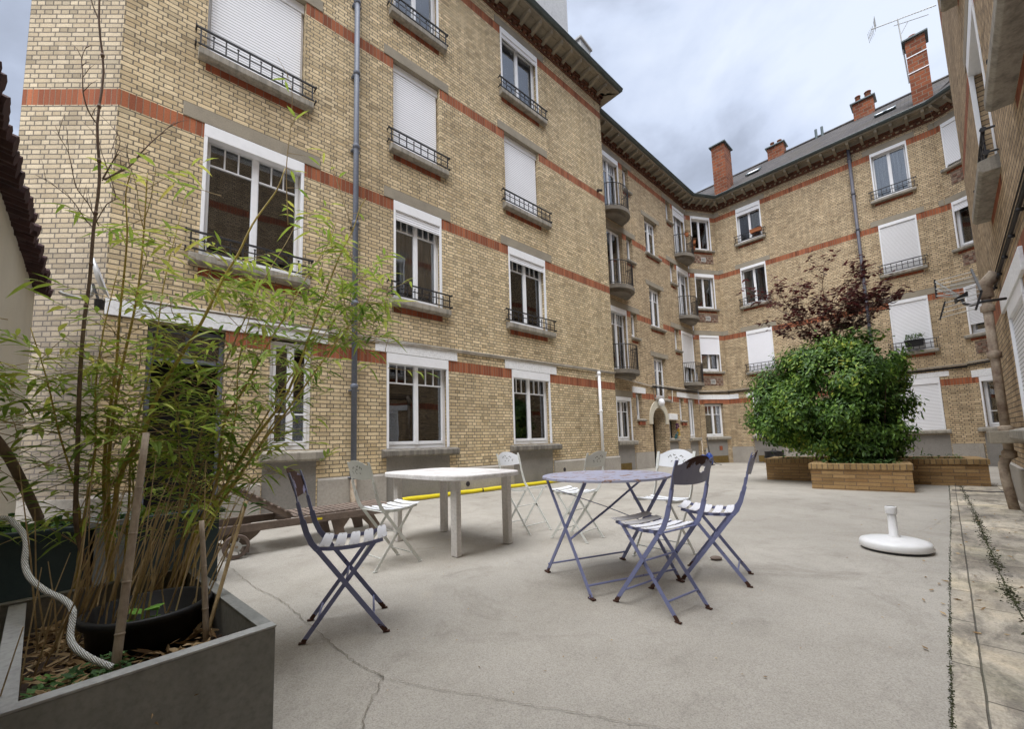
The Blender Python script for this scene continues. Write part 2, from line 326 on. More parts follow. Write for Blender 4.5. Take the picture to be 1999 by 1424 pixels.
# ------------------------------------------------------------------ buildings
def fac(az, d):   # facade frame: X along the wall, Y into the building, Z up; wall face is y = 0
    return Matrix(((sin(az), -cos(az), 0, d*cos(az)), (cos(az), sin(az), 0, -d*sin(az)), (0, 0, 1, 0), (0, 0, 0, 1)))
Z1, Z2, Z3, Z4 = 2.895, 6.11, 9.29, 12.34
ZT = 12.97
def wall(parent, F, u0, u1, holes=(), arches=(), aprons=(), redsill=(), bands=True, brick='brick', zt=ZT, z0=-.6, name='wall', depth=.24, extra_panels=(), skip=()):
    """brick wall with window openings, red soldier bands, render below ground windows"""
    us = {u0, u1}; zs = {z0, zt}
    if bands:
        for z in (Z1, Z2, Z3, Z4): zs |= {z-.235, z}
    H = list(holes)+[(a[0], a[1], a[2], a[3]) for a in arches]
    for r in H+list(aprons)+list(redsill)+list(extra_panels): us |= {r[0], r[1]}; zs |= {r[2], r[3]}
    us = sorted(u for u in us if u0-1e-6 <= u <= u1+1e-6); zs = sorted(z for z in zs if z0 <= z <= zt); m = MB()
    def ins(u, z, rs): return any(r[0] < u < r[1] and r[2] < z < r[3] for r in rs)
    for i in range(len(us)-1):
        for j in range(len(zs)-1):
            a, b, c, d = us[i], us[i+1], zs[j], zs[j+1]
            if b-a < 1e-5 or d-c < 1e-5: continue
            u = (a+b)/2; z = (c+d)/2
            if ins(u, z, H): continue
            mi = 0
            if bands and any(q-.235 < z < q for q in (Z1, Z2, Z3, Z4)) and not ins(u, z, skip): mi = 1
            if ins(u, z, redsill): mi = 4
            if ins(u, z, aprons): mi = 2
            if ins(u, z, extra_panels): mi = 5
            m.quad((a, 0, c), (b, 0, c), (b, 0, d), (a, 0, d), mi)
    for r in holes:
        a, b, c, d = r[:4]; dk = .62
        for y0, y1, mi in ((0, depth, 0), (depth, dk, 3)):
            m.quad((a, y0, c), (a, y0, d), (a, y1, d), (a, y1, c), mi); m.quad((b, y0, d), (b, y0, c), (b, y1, c), (b, y1, d), mi)
            m.quad((a, y0, d), (b, y0, d), (b, y1, d), (a, y1, d), 5 if mi == 0 else 3); m.quad((b, y0, c), (a, y0, c), (a, y1, c), (b, y1, c), 5 if mi == 0 else 3)
        m.quad((a, dk, c), (b, dk, c), (b, dk, d), (a, dk, d), 3)
    for a, b, c, d, zc in arches:   # arched doorway: spandrels, barrel and dark back
        r = (b-a)/2; cu = (a+b)/2; n = 12; pts = [(cu-r*cos(pi*k/n), zc+r*sin(pi*k/n)*(d-zc)/r) for k in range(n+1)]
        for k in range(n):
            p, q = pts[k], pts[k+1]
            m.quad((p[0], 0, p[1]), (q[0], 0, q[1]), (q[0], 0, d), (p[0], 0, d), 0)
            m.quad((p[0], 0, p[1]), (p[0], .5, p[1]), (q[0], .5, q[1]), (q[0], 0, q[1]), 0)
        for u in (a, b): m.quad((u, 0, c), (u, 0, zc), (u, .5, zc), (u, .5, c), 0)
        m.quad((a, 1.2, c), (b, 1.2, c), (b, 1.2, d), (a, 1.2, d), 3)
        for u in (a-.05, b+.05): m.quad((u, .5, c), (u, .5, d), (u, 1.2, d), (u, 1.2, c), 3)
    return m.build(name, [brick, 'soldier', 'apron', 'interior', 'header_red', 'concrete'], parent, F)

def lintel(parent, F, u0, u1, z, mat='concrete', h=.225, pr=.015):
    return MB().box(u0, u1, -pr, .10, z+.002, z+h).build('lintel', mat, parent, F, bevel=.006)
def sill(parent, F, u0, u1, z, mat='sill', th=.17, pr=.13):
    m = MB(); poly = [(-pr, z-.035), (-pr, z-th+.03), (-pr+.03, z-th), (.0, z-th), (.2, z-th), (.2, z+.012), (.0, z)]
    m.add([(u0, y, q) for y, q in poly]+[(u1, y, q) for y, q in poly],
          [tuple(range(6, -1, -1)), tuple(range(7, 14))]+[(i, (i+1) % 7, (i+1) % 7+7, i+7) for i in range(7)])
    return m.build('sill', mat, parent, F, bevel=.008)
def guard(parent, F, u0, u1, z, n=4, h=.31):
    """low wrought iron window guard with knobbed bars"""
    y = -.085; m = MB()
    m.box(u0, u1, y-.016, y+.016, z+h-.016, z+h+.008); m.box(u0+.02, u1-.02, y-.006, y+.006, z+h*.57, z+h*.57+.018); m.box(u0+.02, u1-.02, y-.012, y+.012, z+.03, z+.05)
    for zz in (z+h, z+.04):
        for u, s in ((u0, -1), (u1, 1)):
            m.tube([(u, y, zz), (u+s*.015, y, zz), (u+s*.02, y, zz+.0)], .028, 7)
            m.tube([(u+s*.005, y, zz), (u+s*.012, .02, zz-.01)], .012, 6)
    for k in range(n+1):
        u = u0+.05+(u1-u0-.1)*k/n; m.box(u-.01, u+.01, y-.008, y+.008, z+.03, z+h-.01)
        if k < n:
            u += (u1-u0-.1)/n/2; m.box(u-.008, u+.008, y-.007, y+.007, z+.03, z+h*.78)
            m.lathe([(.008, 0), (.017, .012), (.02, .02), (.0, .026)], 6, (u, y, z+h*.76), cap=False)
    return m.build('window_guard', 'iron', parent, F)

def window(parent, F, u0, u1, z0, z1, top=3, box=.2, drop=0.0, inset=False, curtain=None, slat='shutter', y=.15, ajar=0, split=.78, onebar=False, halfblind=False):
    """white casement window: frame part with pane, roller shutter, shutter box and curtain as sub-parts"""
    m = MB(); a, b, c, d = u0+.004, u1-.004, z0+.004, z1-.004
    if box and not inset:    # guide rails on the wall face
        w = m.box(a, a+.045, -.014, .035, c, d-box-.002).box(b-.045, b, -.014, .035, c, d-box-.002)
    fy0, fy1 = y, y+.06; ft = .05; zc = d-(.02 if not box else min(box, .16)*.6)
    m.box(a, a+ft, fy0, fy1, c, zc).box(b-ft, b, fy0, fy1, c, zc).box(a+ft, b-ft, fy0, fy1, c, c+ft+.02).box(a+ft, b-ft, fy0, fy1, zc-ft, zc)
    ia, ib, ic, id_ = a+ft+.003, b-ft-.003, c+ft+.023, zc-ft-.003; mid = (ia+ib)/2
    leaves = [(ia, mid-.003), (mid+.003, ib)] if ib-ia > .5 else [(ia, ib)]
    gl = MB()
    for k, (p, q) in enumerate(leaves):
        s = .048; yy0, yy1 = fy0-.012, fy1-.015
        m.box(p, p+s, yy0, yy1, ic, id_).box(q-s, q, yy0, yy1, ic, id_).box(p+s, q-s, yy0, yy1, ic, ic+s+.02).box(p+s, q-s, yy0, yy1, id_-s, id_)
        if top and zc-ic > .8:
            zt = ic+(id_-ic)*split; m.box(p+s, q-s, yy0+.008, yy1-.008, zt, zt+.028)
            for i in range(1, top): uu = p+s+(q-p-2*s)*i/top; m.box(uu-.011, uu+.011, yy0+.01, yy1-.01, zt+.028, id_-s)
        if onebar: m.box(p+s, q-s, yy0+.008, yy1-.008, ic+(id_-ic)*.3, ic+(id_-ic)*.3+.025)
        gl.box(p+s, q-s, fy0+.018, fy0+.024, ic+s+.02, id_-s)
    if len(leaves) == 2: m.box(mid-.04, mid+.04, fy0-.03, fy0-.012, ic, id_)
    w = m.build('window', 'pvc', parent, F, bevel=.005)
    gl.build('pane', 'glass', w, F)
    if box:
        yb = -.016 if not inset else y-.06
        MB().box(a, b, yb, yb+.13 if inset else .12, d-box, d).build('shutter_box', 'pvc', w, F, bevel=.006)
    if drop > 0:
        ys = .012 if not inset else y-.045; top_z = d-box; bz = top_z-(top_z-c)*drop
        MB().box(a+.046, b-.046, ys, ys+.02, bz, top_z-.003).box(a+.046, b-.046, ys-.006, ys+.026, bz-.03, bz+.012).build('roller_shutter', slat, w, F)
    if curtain:  # cloth sheet; on some rear windows it stands in for reflected sky
        cm = MB(); zt = id_ if not halfblind else ic+(id_-ic)*.42; n = 40; ys = [y+.085+.02*sin(k*1.9)+.012*sin(k*3.7+1) for k in range(n+1)]
        for (p, q) in leaves:
            for k in range(n):
                x0 = p+(q-p)*k/n; x1 = p+(q-p)*(k+1)/n
                cm.quad((x0, ys[k], ic), (x1, ys[k+1], ic), (x1, ys[k+1], zt), (x0, ys[k], zt))
        cm.build('curtain', curtain, w, F, smooth=True)
    return w

def eaves(parent, F, u0, u1, l0=0, l1=0, step=.45, ov=.5, zg=13.16):
    """brick cornice, concrete soffit with brackets, and zinc gutter; l0, l1 lengthen (+) or shorten (-) the overhang at the ends"""
    m = MB(); z = 12.66
    def sl(y): return u0-l0*(-y)/ov, u1+l1*(-y)/ov
    def course(pr, za, zb, mi=0):
        a, b = sl(-pr); m.box(a, b, -pr, .05, za, zb, mi)
    course(.03, z, z+.075); course(.055, z+.17, z+.23); course(.10, z+.232, z+.30)
    a, b = sl(-.05); n = int((b-a)/.2)
    for k in range(n): u = a+.05+k*.2; m.box(u, u+.10, -.085, .03, z+.08, z+.165)
    m.build('cornice', 'cornice_brick', parent, F)
    m = MB(); za = 13.03; A0, B0 = sl(-.02); A1, B1 = sl(-ov)
    m.prism([(A0, .1), (A1, -ov), (B1, -ov), (B0, .1)], za, za+.06)
    n = max(1, int(round((B0-A0)/step)))
    for k in range(n):
        u = A0+(B0-A0)*(k+.5)/n
        m.add([(u-.045, 0, za-.20), (u+.045, 0, za-.20), (u+.04, 0, za-.002), (u-.04, 0, za-.002), (u-.045, -ov+.06, za-.10), (u+.045, -ov+.06, za-.10), (u+.04, -ov+.03, za-.002), (u-.04, -ov+.03, za-.002)],
              [(0,1,2,3),(7,6,5,4),(0,4,5,1),(1,5,6,2),(2,6,7,3),(3,7,4,0)])
        m.box(u+.09, u+(B0-A0)/n-.09, -ov+.16, -.16, za-.02, za-.001)
    m.build('eaves_soffit', 'soffit', parent, F)
    g = MB(); A2, B2 = sl(-ov-.06); r = .065; prof = [(cos(pi+pi*k/8)*r, sin(pi+pi*k/8)*r) for k in range(9)]
    for k in range(8):
        (y0, q0), (y1, q1) = prof[k], prof[k+1]; yc = -ov-.05
        g.quad((A2, yc+y0, zg+q0), (B2, yc+y0, zg+q0), (B2, yc+y1, zg+q1), (A2, yc+y1, zg+q1))
    g.tube([(A2, -ov-.05-r, zg), (B2, -ov-.05-r, zg)], .014, 6); g.box(A2, B2, -ov-.02, -ov+.04, zg-.07, zg+.03)
    g.build('gutter', 'zinc', parent, F, smooth=False)
def roof(parent, F, u0, u1, e0, e1, ov=.5, zg=13.17, yr=4.5, zr=16.78, back=True, mat='slate'):
    m = MB(); L = 5.1; y0 = -ov-.04
    m.quad((u0, y0, zg), (u1, y0, zg), (u1+e1, yr, zr), (u0-e0, yr, zr))
    m.quad((u0, y0, zg-.05), (u0-e0, yr, zr-.05), (u1+e1, yr, zr-.05), (u1, y0, zg-.05))
    if back: m.quad((u1+e1, yr, zr), (u1+e1, 9.2, zg), (u0-e0, 9.2, zg), (u0-e0, yr, zr))
    m.tube([(u0-e0, yr, zr), (u1+e1, yr, zr)], .09, 6)
    return m.build('roof', mat, parent, F)
def downpipe(parent, F, u, z0, z1, mat='pipe', r=.05, name='downpipe', rings=None, y=-.09):
    m = MB(); m.tube([(u, y, z0), (u, y, z1)], r, 12)
    for z in rings or [z0+.12+k*1.55 for k in range(int((z1-z0)/1.55)+1)]:
        m.lathe([(r, 0), (r+.016, .01), (r+.016, .07), (r, .09)], 12, (u, y, z), cap=False); m.box(u-r-.03, u+r+.03, y-.006, .0, z-.04, z-.025)
    return m.build(name, mat, parent, F, smooth=True)

# ---- front left block -------------------------------------------------------
FA = fac(.8292, -7.423)
left_block = tag(empty('apartment_building', Mx=Matrix.Translation((-5.31, 5.20, 0))), 'nearest yellow brick apartment block on the left, with red bands and black window guards', 'building')
LB = left_block
A_open = [(.55,1.98,3.97,Z2), (.53,1.95,7.29,Z3), (.53,1.95,10.45,Z4),
          (3.52,4.95,1.01,Z1), (3.67,4.82,4.03,Z2), (3.67,4.82,7.29,Z3), (3.67,4.82,10.42,Z4),
          (6.82,8.22,1.02,Z1), (6.82,8.20,4.08,Z2), (6.80,8.12,7.25,Z3), (6.76,8.20,10.42,Z4),
          (.04,.93,-.1,Z1), (1.53,2.18,1.05,Z1)]
A_ap = [(3.52,4.95,-.6,.86), (6.78,8.22,-.6,.86), (1.46,2.26,-.6,.88)]
A_red = [(a, b, c-.29, c-.17) for a, b, c, d in A_open if c > 3]
wall(LB, FA, -.404, 11.33, A_open, aprons=A_ap, redsill=A_red, skip=[(-1, .04, 2, 3)])
FRET = FA @ Matrix.Translation((11.33, 0, 0)) @ Matrix.Rotation(pi/2, 4, 'Z')
wall(LB, FRET, 0, 1.1)
F0 = fac(1.54, -5.365)
wall(LB, F0, -6.435, -5.148, brick='brick_soot', skip=[(-9, 0, 2, 3)])
FL = Matrix.Translation((-6.60, 5.165, 0)) @ Matrix.Rotation(radians(94), 4, 'Z') @ Matrix.Scale(-1, 4, (0,1,0))
wall(LB, Matrix.Translation((-6.60,5.165,0)) @ Matrix.Rotation(radians(-86), 4, 'Z'), -9, 0, brick='brick_soot')
# lintels and sills
for u0, u1 in ((.29, 2.24), (3.46, 5.06), (6.58, 8.47)):
    for z in (Z2, Z3, Z4): lintel(LB, FA, u0, u1, z)
for u0, u1 in ((-.39, 2.42), (3.29, 5.18), (6.6, 8.49)): lintel(LB, FA, u0, u1, Z1, 'whitepaint', .235, .02)
for u0, u1 in ((.43, 2.08), (3.57, 4.97), (6.68, 8.42)):
    for z in {0: (4.0, 7.29, 10.45), 1: (4.03, 7.29, 10.42), 2: (4.08, 7.25, 10.42)}[(u0 > 3)+(u0 > 6)]:
        sill(LB, FA, u0, u1, z); guard(LB, FA, u0-.03, u1+.03, z, 5 if u1-u0 > 1.5 else 4)
for u0, u1 in ((3.42, 5.13), (6.69, 8.48)): sill(LB, FA, u0, u1, 1.01, 'darksill', .16)
sill(LB, FA, 1.41, 2.38, 1.04, 'sill', .18)
window(LB, FA, *A_open[0], top=3)
window(LB, FA, *A_open[1], box=.17, drop=1, inset=True, top=0)
window(LB, FA, *A_open[2], drop=1)
window(LB, FA, *A_open[3], top=3, split=.74)
window(LB, FA, *A_open[4], top=3, drop=.09, curtain='curtain')
window(LB, FA, *A_open[5], box=.17, drop=1, inset=True, top=0)
window(LB, FA, *A_open[6], box=.2, drop=.0, top=0)
window(LB, FA, *A_open[7], top=3, curtain='curtain', halfblind=True, split=.74)
window(LB, FA, *A_open[8], top=3, drop=.07, curtain='curtain_dim')
window(LB, FA, *A_open[9], box=.17, drop=.93, inset=True, top=0)
window(LB, FA, *A_open[10], box=.16, drop=.05, top=0)
window(LB, FA, 1.53, 2.18, 1.05, 2.88, top=0, box=0, y=.1, onebar=True)
# street door: dark doorway with a transom light
m = MB(); m.box(.045, .1, .14, .2, -.1, 2.85).box(.87, .925, .14, .2, -.1, 2.85).box(.1, .87, .14, .2, 2.36, 2.42).box(.1, .87, .14, .2, 2.79, 2.85).box(.46, .51, .15, .19, 2.42, 2.79)
dr = m.build('doorway', 'pipe', LB, FA, bevel=.004)
MB().box(.1, .87, .17, .176, 2.42, 2.79).build('pane', 'glass', dr, FA)
MB().box(.1, .87, .42, .46, -.1, 2.36).build('door', 'doorwood', dr, FA)
# plinth pieces between the ground windows
for k, (u0, u1) in enumerate(((-.40, .02), (.95, 1.44), (2.28, 3.50), (4.97, 6.76), (8.24, 11.35))):
    MB().box(u0, u1, -.045, .02, -.6, .52).add([(u0, -.045, .52), (u1, -.045, .52), (u1, .0, .555), (u0, .0, .555)], [(0,1,2,3)]).build('plinth', 'plinth', LB, FA)
MB().box(0, 1.1, -.045, .02, -.6, .52).build('plinth', 'plinth', LB, FRET)
MB().box(-6.435, -5.15, -.045, .02, -.6, .52).build('plinth', 'plinth', LB, F0)
downpipe(LB, FA, 2.86, .45, 13.1)
MB().tube([(2.86, -.09, .5), (2.86, -.09, .12), (2.86, -.16, .04)], .055, 10).build('downpipe_shoe', 'rustpipe', LB, FA, smooth=True)
downpipe(LB, FA, 10.36, .55, 3.17, 'pvc', .045, 'white_pipe', rings=[.62, 1.9, 3.05])
m = MB(); m.tube([(1.2, -.03, 3.06), (2.75, -.03, 3.07), (4.02, -.03, 3.10), (10.36, -.03, 3.185), (11.3, -.03, 3.20)], .022, 6).tube([(2.4, -.045, 3.12), (6, -.045, 3.16), (10.3, -.045, 3.215), (11.34, -.045, 3.23)], .016, 6)
m.box(-.2, 2.6, -.03, -.005, 3.14, 3.17)
m.build('conduit', 'cable', LB, FA, smooth=True)
m = MB().box(10.9, 10.96, -.06, 0, 9.28, 9.36).tube([(10.93, -.05, 9.32), (10.93, -.16, 9.26)], .04, 8).build('wall_light', 'iron', LB, FA)
# basement holes in the plinth
for u, z in ((5.38, .20), (8.62, .30)):
    MB().lathe([(.055, 0), (.055, .004)], 10).build('drain_hole', 'interior', LB, FA @ Matrix.Translation((u, -.047, z)) @ Matrix.Rotation(pi/2, 4, 'X'))
eaves(LB, FA, -.404, 11.33, .3, .5); eaves(LB, FRET, 0, 1.1, .5, 0); eaves(LB, F0, -6.435, -5.148, 0, .3)
m = MB()
Pw = lambda F, u, y, z: F @ Vector((u, y, z))
e1, e2 = (11.33+.54, -.54, 13.17), (-.404-.3, -.54, 13.17)
m.quad(e2, e1, (6.8, 4.5, 16.78), (3.4, 4.5, 16.78)); m.quad(e1, (11.87, 9.5, 13.17), (6.8, 9.5, 16.78), (6.8, 4.5, 16.78)); m.add([e2, (3.4, 4.5, 16.78), (4.37, 7.56, 14.6)], [(0,1,2)])
m.quad((3.4, 4.5, 16.78), (6.8, 4.5, 16.78), (6.8, 9.5, 13.17), (5.2, 9.0, 13.17))
rf = m.build('roof', 'slate', LB, FA)
m = MB().box(-.95, .95, -.42, .42, -2.5, 2.6).box(-1.02, 1.02, -.49, .49, 2.6, 2.72)
m.build('chimney_stack', 'towerplaster', rf, Matrix.Translation((1.62, 14.0, 16.8)) @ Matrix.Rotation(radians(42), 4, 'Z'), bevel=.02)
m = MB().box(-.34, .34, -.22, .22, -1.6, .35).box(-.4, .4, -.28, .28, .35, .43)
m.build('chimney_stack', 'towerplaster', rf, Matrix.Translation((2.95, 13.9, 15.28)) @ Matrix.Rotation(radians(48), 4, 'Z'), bevel=.01)

# ---- rear building ----------------------------------------------------------
rear = tag(empty('apartment_building', Mx=Matrix.Translation((9.06, 19.82, 0))), 'rear yellow brick apartment building with curved balconies, slate roof and red chimneys', 'building')
RB = rear
FB = fac(.8192, -8.292); FB2 = fac(1.336, -17.16); FC = fac(.0-.7412+pi, -21.568); FC2 = fac(2.8916, -19.178); FE = fac(.815+pi, -2.06)
ZG = -.2
B_open = []
for z in (Z2, Z3, Z4):
    B_open += [(12.86, 14.02, z-2.5, z-.01), (14.33, 14.80, z-1.0, z), (18.07, 18.54, z-1.0, z), (18.76, 20.0, z-2.5, z-.01)]
B_stair = [(15.92, 17.02, 9.10, 10.73), (15.95, 17.02, 5.84, 7.62), (15.97, 17.02, 2.76, 4.52)]
B_gr = [(12.95, 13.98, 1.03, 2.66), (14.36, 14.80, 1.85, Z1-.03), (16.96, 17.66, 1.06, 1.83), (18.05, 18.52, 1.85, Z1-.03), (18.97, 19.64, 1.06, 2.88)]
arch = [(15.52, 16.62, -.6, 2.34, 1.80)]
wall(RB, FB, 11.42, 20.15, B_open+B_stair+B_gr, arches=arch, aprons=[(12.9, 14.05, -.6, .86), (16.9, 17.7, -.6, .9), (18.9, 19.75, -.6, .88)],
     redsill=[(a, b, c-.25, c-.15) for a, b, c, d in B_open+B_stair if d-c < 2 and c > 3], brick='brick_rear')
for z in (Z2, Z3, Z4): lintel(RB, FB, 12.7, 15.02, z); lintel(RB, FB, 17.76, 20.13, z)
for a, b, c, d in B_stair: lintel(RB, FB, a-.25, b+.25, d, h=.2); sill(RB, FB, a-.1, b+.12, c, 'sill', .13, .10)
lintel(RB, FB, 12.8, 14.1, 2.66, 'concrete', .24); lintel(RB, FB, 14.1, 15.1, Z1-.03, 'whitepaint', .24, .02); lintel(RB, FB, 17.85, 20.13, Z1, 'whitepaint', .235, .02)
for i, (a, b, c, d) in enumerate(B_open):
    if d-c > 2:
        shut = (i == 4) or (i == 3)
        k = {0: dict(box=.2, curtain='curtain'), 4: dict(box=0, drop=0, curtain='curtain'), 8: dict(box=.2, curtain='curtain_dim'),
             3: dict(box=.12, drop=.66, slat='shutter_grey'), 7: dict(box=.22), 11: dict(box=.14, drop=.12)}[i]
        window(RB, FB, a, b, c, d, top=3 if i != 4 else 0, **k)
    else:
        window(RB, FB, a, b, c, d, top=0, box=0); sill(RB, FB, a-.06, b+.12, c, 'sill', .12, .10)
for a, b, c, d in B_stair: window(RB, FB, a+.0, b, c, d, top=2, box=0, y=.16, split=.7)
window(RB, FB, *B_gr[0], top=2, box=.14, split=.7); sill(RB, FB, 12.85, 14.15, 1.03, 'sill', .17)
window(RB, FB, *B_gr[1], top=0, box=0); sill(RB, FB, 14.3, 14.95, 1.86, 'sill', .1, .09)
MB().box(16.97, 17.65, .3, .34, 1.07, 1.82).build('niche_back', 'whitepaint', RB, FB); sill(RB, FB, 16.9, 17.74, 1.06, 'sill', .13, .10)
window(RB, FB, *B_gr[3], top=0, box=0); sill(RB, FB, 18.0, 18.66, 1.86, 'sill', .1, .09)
window(RB, FB, *B_gr[4], top=0, box=0, drop=0, y=.08); sill(RB, FB, 18.85, 19.9, 1.06, 'sill', .16, .12)
for u in (14.42, 18.14): MB().box(u, u+.45, -.06, .02, 1.62, 1.75).build('brick_bracket', 'header_red', RB, FB)
# arched stone surround
m = MB(); n = 14; ri, ro, cu, zc = .555, .80, 16.07, 1.80
ang = [pi*k/n for k in range(n+1)]
prof = [(-.045, 1), (0.0, 1)]
for k in range(n):
    a, b = ang[k], ang[k+1]
    def P(r, t, y): return (cu-r*cos(t), y, zc+r*sin(t)*(.98 if r < .6 else 1.06))
    m.quad(P(ri, a, -.045), P(ri, b, -.045), P(ro, b, -.045), P(ro, a, -.045)); m.quad(P(ro, a, -.045), P(ro, b, -.045), P(ro, b, .01), P(ro, a, .01)); m.quad(P(ri, a, .05), P(ri, b, .05), P(ri, b, -.045), P(ri, a, -.045))
m.box(cu-ro, cu-ri, -.045, .02, 1.66, 1.80).box(cu+ri, cu+ro, -.045, .02, 1.66, 1.80)
sr = m.build('door_surround', 'plaster', RB, FB)
m = MB().lathe([(.02, -.16), (.11, -.12), (.14, 0), (.10, .13), (.03, .16)], 12).build('globe_lamp', 'pvc', RB, FB @ Matrix.Translation((16.07, -.16, 2.55)), smooth=True)
m = MB().box(15.62, 15.68, .55, .62, -.2, 1.85).box(16.05, 16.12, .55, .62, -.2, 1.9).box(15.62, 16.12, .55, .62, 1.85, 1.92)
d_ = m.build('door', 'pvc', RB, FB)
MB().box(16.13, 16.6, .5, .56, -.2, 2.0).build('door_leaf', 'doorwood', d_, FB)
for u0, u1 in ((11.42, 12.88), (14.07, 15.45), (16.66, 16.88), (17.72, 18.88)):
    MB().box(u0, u1, -.04, .02, -.6, .55).build('plinth', 'plinth', RB, FB)
MB().box(16.92, 17.62, -.09, 0, 1.86, 2.12).build('letter_box', 'whitepaint', RB, FB, bevel=.01)
MB().box(12.95, 13.75, -.02, .01, -.1, .2).build('vent_grille', 'ventmesh', RB, FB)
def balcony(F, uc, z, hw=.78, pj=.62, h=.92, flat=False):
    n = 16; pts = [(uc-hw*cos(pi*k/n), -pj*sin(pi*k/n)) for k in range(n+1)]
    m = MB(); m.prism([(uc-hw, .1)]+pts+[(uc+hw, .1)], z-.15, z)
    sm = [(uc+(p[0]-uc)*.82, p[1]*.78) for p in pts]; m.prism([(uc-hw*.82, .02)]+sm+[(uc+hw*.82, .02)], z-.27, z-.152)
    s = m.build('balcony', 'balcony', RB, F)
    r = MB(); q = [(uc+(p[0]-uc)*.94, p[1]*.94) for p in pts]
    r.strip([(p[0], p[1], z+h) for p in q], .03, .012, (0, 0, 1)); r.tube([(p[0], p[1], z+h) for p in q], .014, 6); r.tube([(p[0], p[1], z+.06) for p in q], .011, 6)
    nb = 22
    for k in range(nb+1):
        t = pi*k/nb; x, y = uc-hw*.94*cos(t), -pj*.94*sin(t); r.box(x-.007, x+.007, y-.007, y+.007, z, z+h)
    r.build('balustrade', 'iron', s, F); return s
for z in (Z2, Z3, Z4): balcony(FB, 13.42, z-2.5); balcony(FB, 19.38, z-2.5, .74, .58)
# far chamfer (one window column)
c2u = 14.29; cw = .57
C2o = [(c2u-cw, c2u+cw, 10.56, Z4), (c2u-cw, c2u+cw, 7.49, Z3), (c2u-cw, c2u+cw, 4.30, Z2), (c2u-.56, c2u+.5, 1.08, 2.70)]
def checker(F, u0, u1, z0, z1, nm='brick_panel'):
    m = MB().box(u0, u1, -.008, .01, z0, z1); k = 0; z = z0+.04
    while z+.07 < z1:
        u = u0+.06+(.11 if k % 2 else 0)
        while u+.1 < u1: m.box(u, u+.10, -.026, .0, z, z+.065, 1); u += .22
        z += .125; k += 1
    o = m.build(nm, ['brick_pale', 'checker'], RB, F); c = (u0+u1)/2
    g = MB().box(c-.13, c+.13, -.035, 0, z0+.08, z0+.31)
    for i in range(4): g.box(c-.10+i*.055, c-.075+i*.055, -.04, -.036, z0+.11, z0+.28, 1)
    g.build('vent_grille', ['fanvent', 'interior'], o, F)
U2a, U2b = 13.431, 15.148
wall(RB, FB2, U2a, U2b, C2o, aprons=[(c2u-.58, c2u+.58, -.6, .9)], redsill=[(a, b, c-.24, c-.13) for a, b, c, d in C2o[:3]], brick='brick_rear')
for a, b, c, d in C2o[:3]: lintel(RB, FB2, a-.28, U2b, d); sill(RB, FB2, a-.06, b+.13, c, 'sill', .13, .11); checker(FB2, a-.02, b+.05, c-.72, c-.27)
lintel(RB, FB2, U2a, U2b, Z1, 'whitepaint', .235, .02); sill(RB, FB2, c2u-.64, c2u+.72, 1.08, 'sill', .16)
window(RB, FB2, *C2o[0], top=0, box=.14, curtain='curtain'); window(RB, FB2, *C2o[1], top=0, box=.17)  # pale cloth behind the top pane is added to imitate reflected sky
window(RB, FB2, *C2o[2], top=0, box=.12, drop=.48, slat='shutter_plain', curtain='curtain_dim'); window(RB, FB2, *C2o[3], top=2, box=.0, split=.68)
MB().box(c2u-.7, c2u-.58, -.04, .02, -.6, .55).build('plinth', 'plinth', RB, FB2)
MB().box(c2u-.3, c2u+.55, -.02, .01, -.18, .15).build('vent_grille', 'ventmesh', RB, FB2); MB().box(c2u+.1, c2u+.26, -.02, .01, .42, .62).build('red_plate', 'header_red', RB, FB2)
# long rear facade
C_open = [(-6.63,-5.54,10.55,Z4), (-6.64,-5.54,7.36,Z3), (-6.63,-5.53,4.12,Z2), (-6.6,-5.5,1.08,Z1), (-1.53,-.44,10.36,Z4), (-1.53,-.43,7.25,Z3), (-1.51,-.42,4.08,Z2), (-1.53,-.40,1.08,3.0)]
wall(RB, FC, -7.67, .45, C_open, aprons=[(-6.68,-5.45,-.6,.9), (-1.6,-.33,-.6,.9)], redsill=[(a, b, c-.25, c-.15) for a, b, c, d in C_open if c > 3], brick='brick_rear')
for z in (Z2, Z3, Z4): lintel(RB, FC, -6.86, -5.34, z); lintel(RB, FC, -1.74, -.20, z)
for z in (Z2, Z3, Z4): lintel(RB, FC, -7.67, -7.42, z); lintel(RB, FC, .18, .32, z)
lintel(RB, FC, -6.86, -5.3, Z1, 'whitepaint', .235, .02); lintel(RB, FC, -1.8, -.15, 3.0, 'whitepaint', .19, .02); lintel(RB, FC, -7.67, -7.2, Z1, 'whitepaint', .235, .02)
for i, (a, b, c, d) in enumerate(C_open):
    sill(RB, FC, a-.12, b+.12, c, 'sill', .15)
    if c > 3: guard(RB, FC, a-.13, b+.13, c, 4, .36)
window(RB, FC, *C_open[0], top=3, box=.2, drop=.1, split=.85, curtain='curtain_dim'); window(RB, FC, *C_open[1], top=0, box=.13, curtain='curtain_dim'); window(RB, FC, *C_open[2], top=0, box=.16, drop=1, slat='shutter_plain')  # top-floor cloth is added to brighten the pane like reflected sky
window(RB, FC, *C_open[3], top=0, box=.2, drop=.86, slat='shutter_plain'); window(RB, FC, *C_open[4], top=0, box=.13, curtain='curtain'); window(RB, FC, *C_open[5], top=0, box=.13, drop=1, slat='shutter_grey')  # pale cloth added in the top window in place of a sky reflection
window(RB, FC, *C_open[6], top=0, box=.13, drop=1, slat='shutter'); window(RB, FC, *C_open[7], top=0, box=.22, drop=1, slat='shutter')
for u0, u1 in ((-7.67, -6.7), (-5.43, -1.62), (-.31, .32)): MB().box(u0, u1, -.04, .02, -.6, .56).build('plinth', 'plinth', RB, FC)
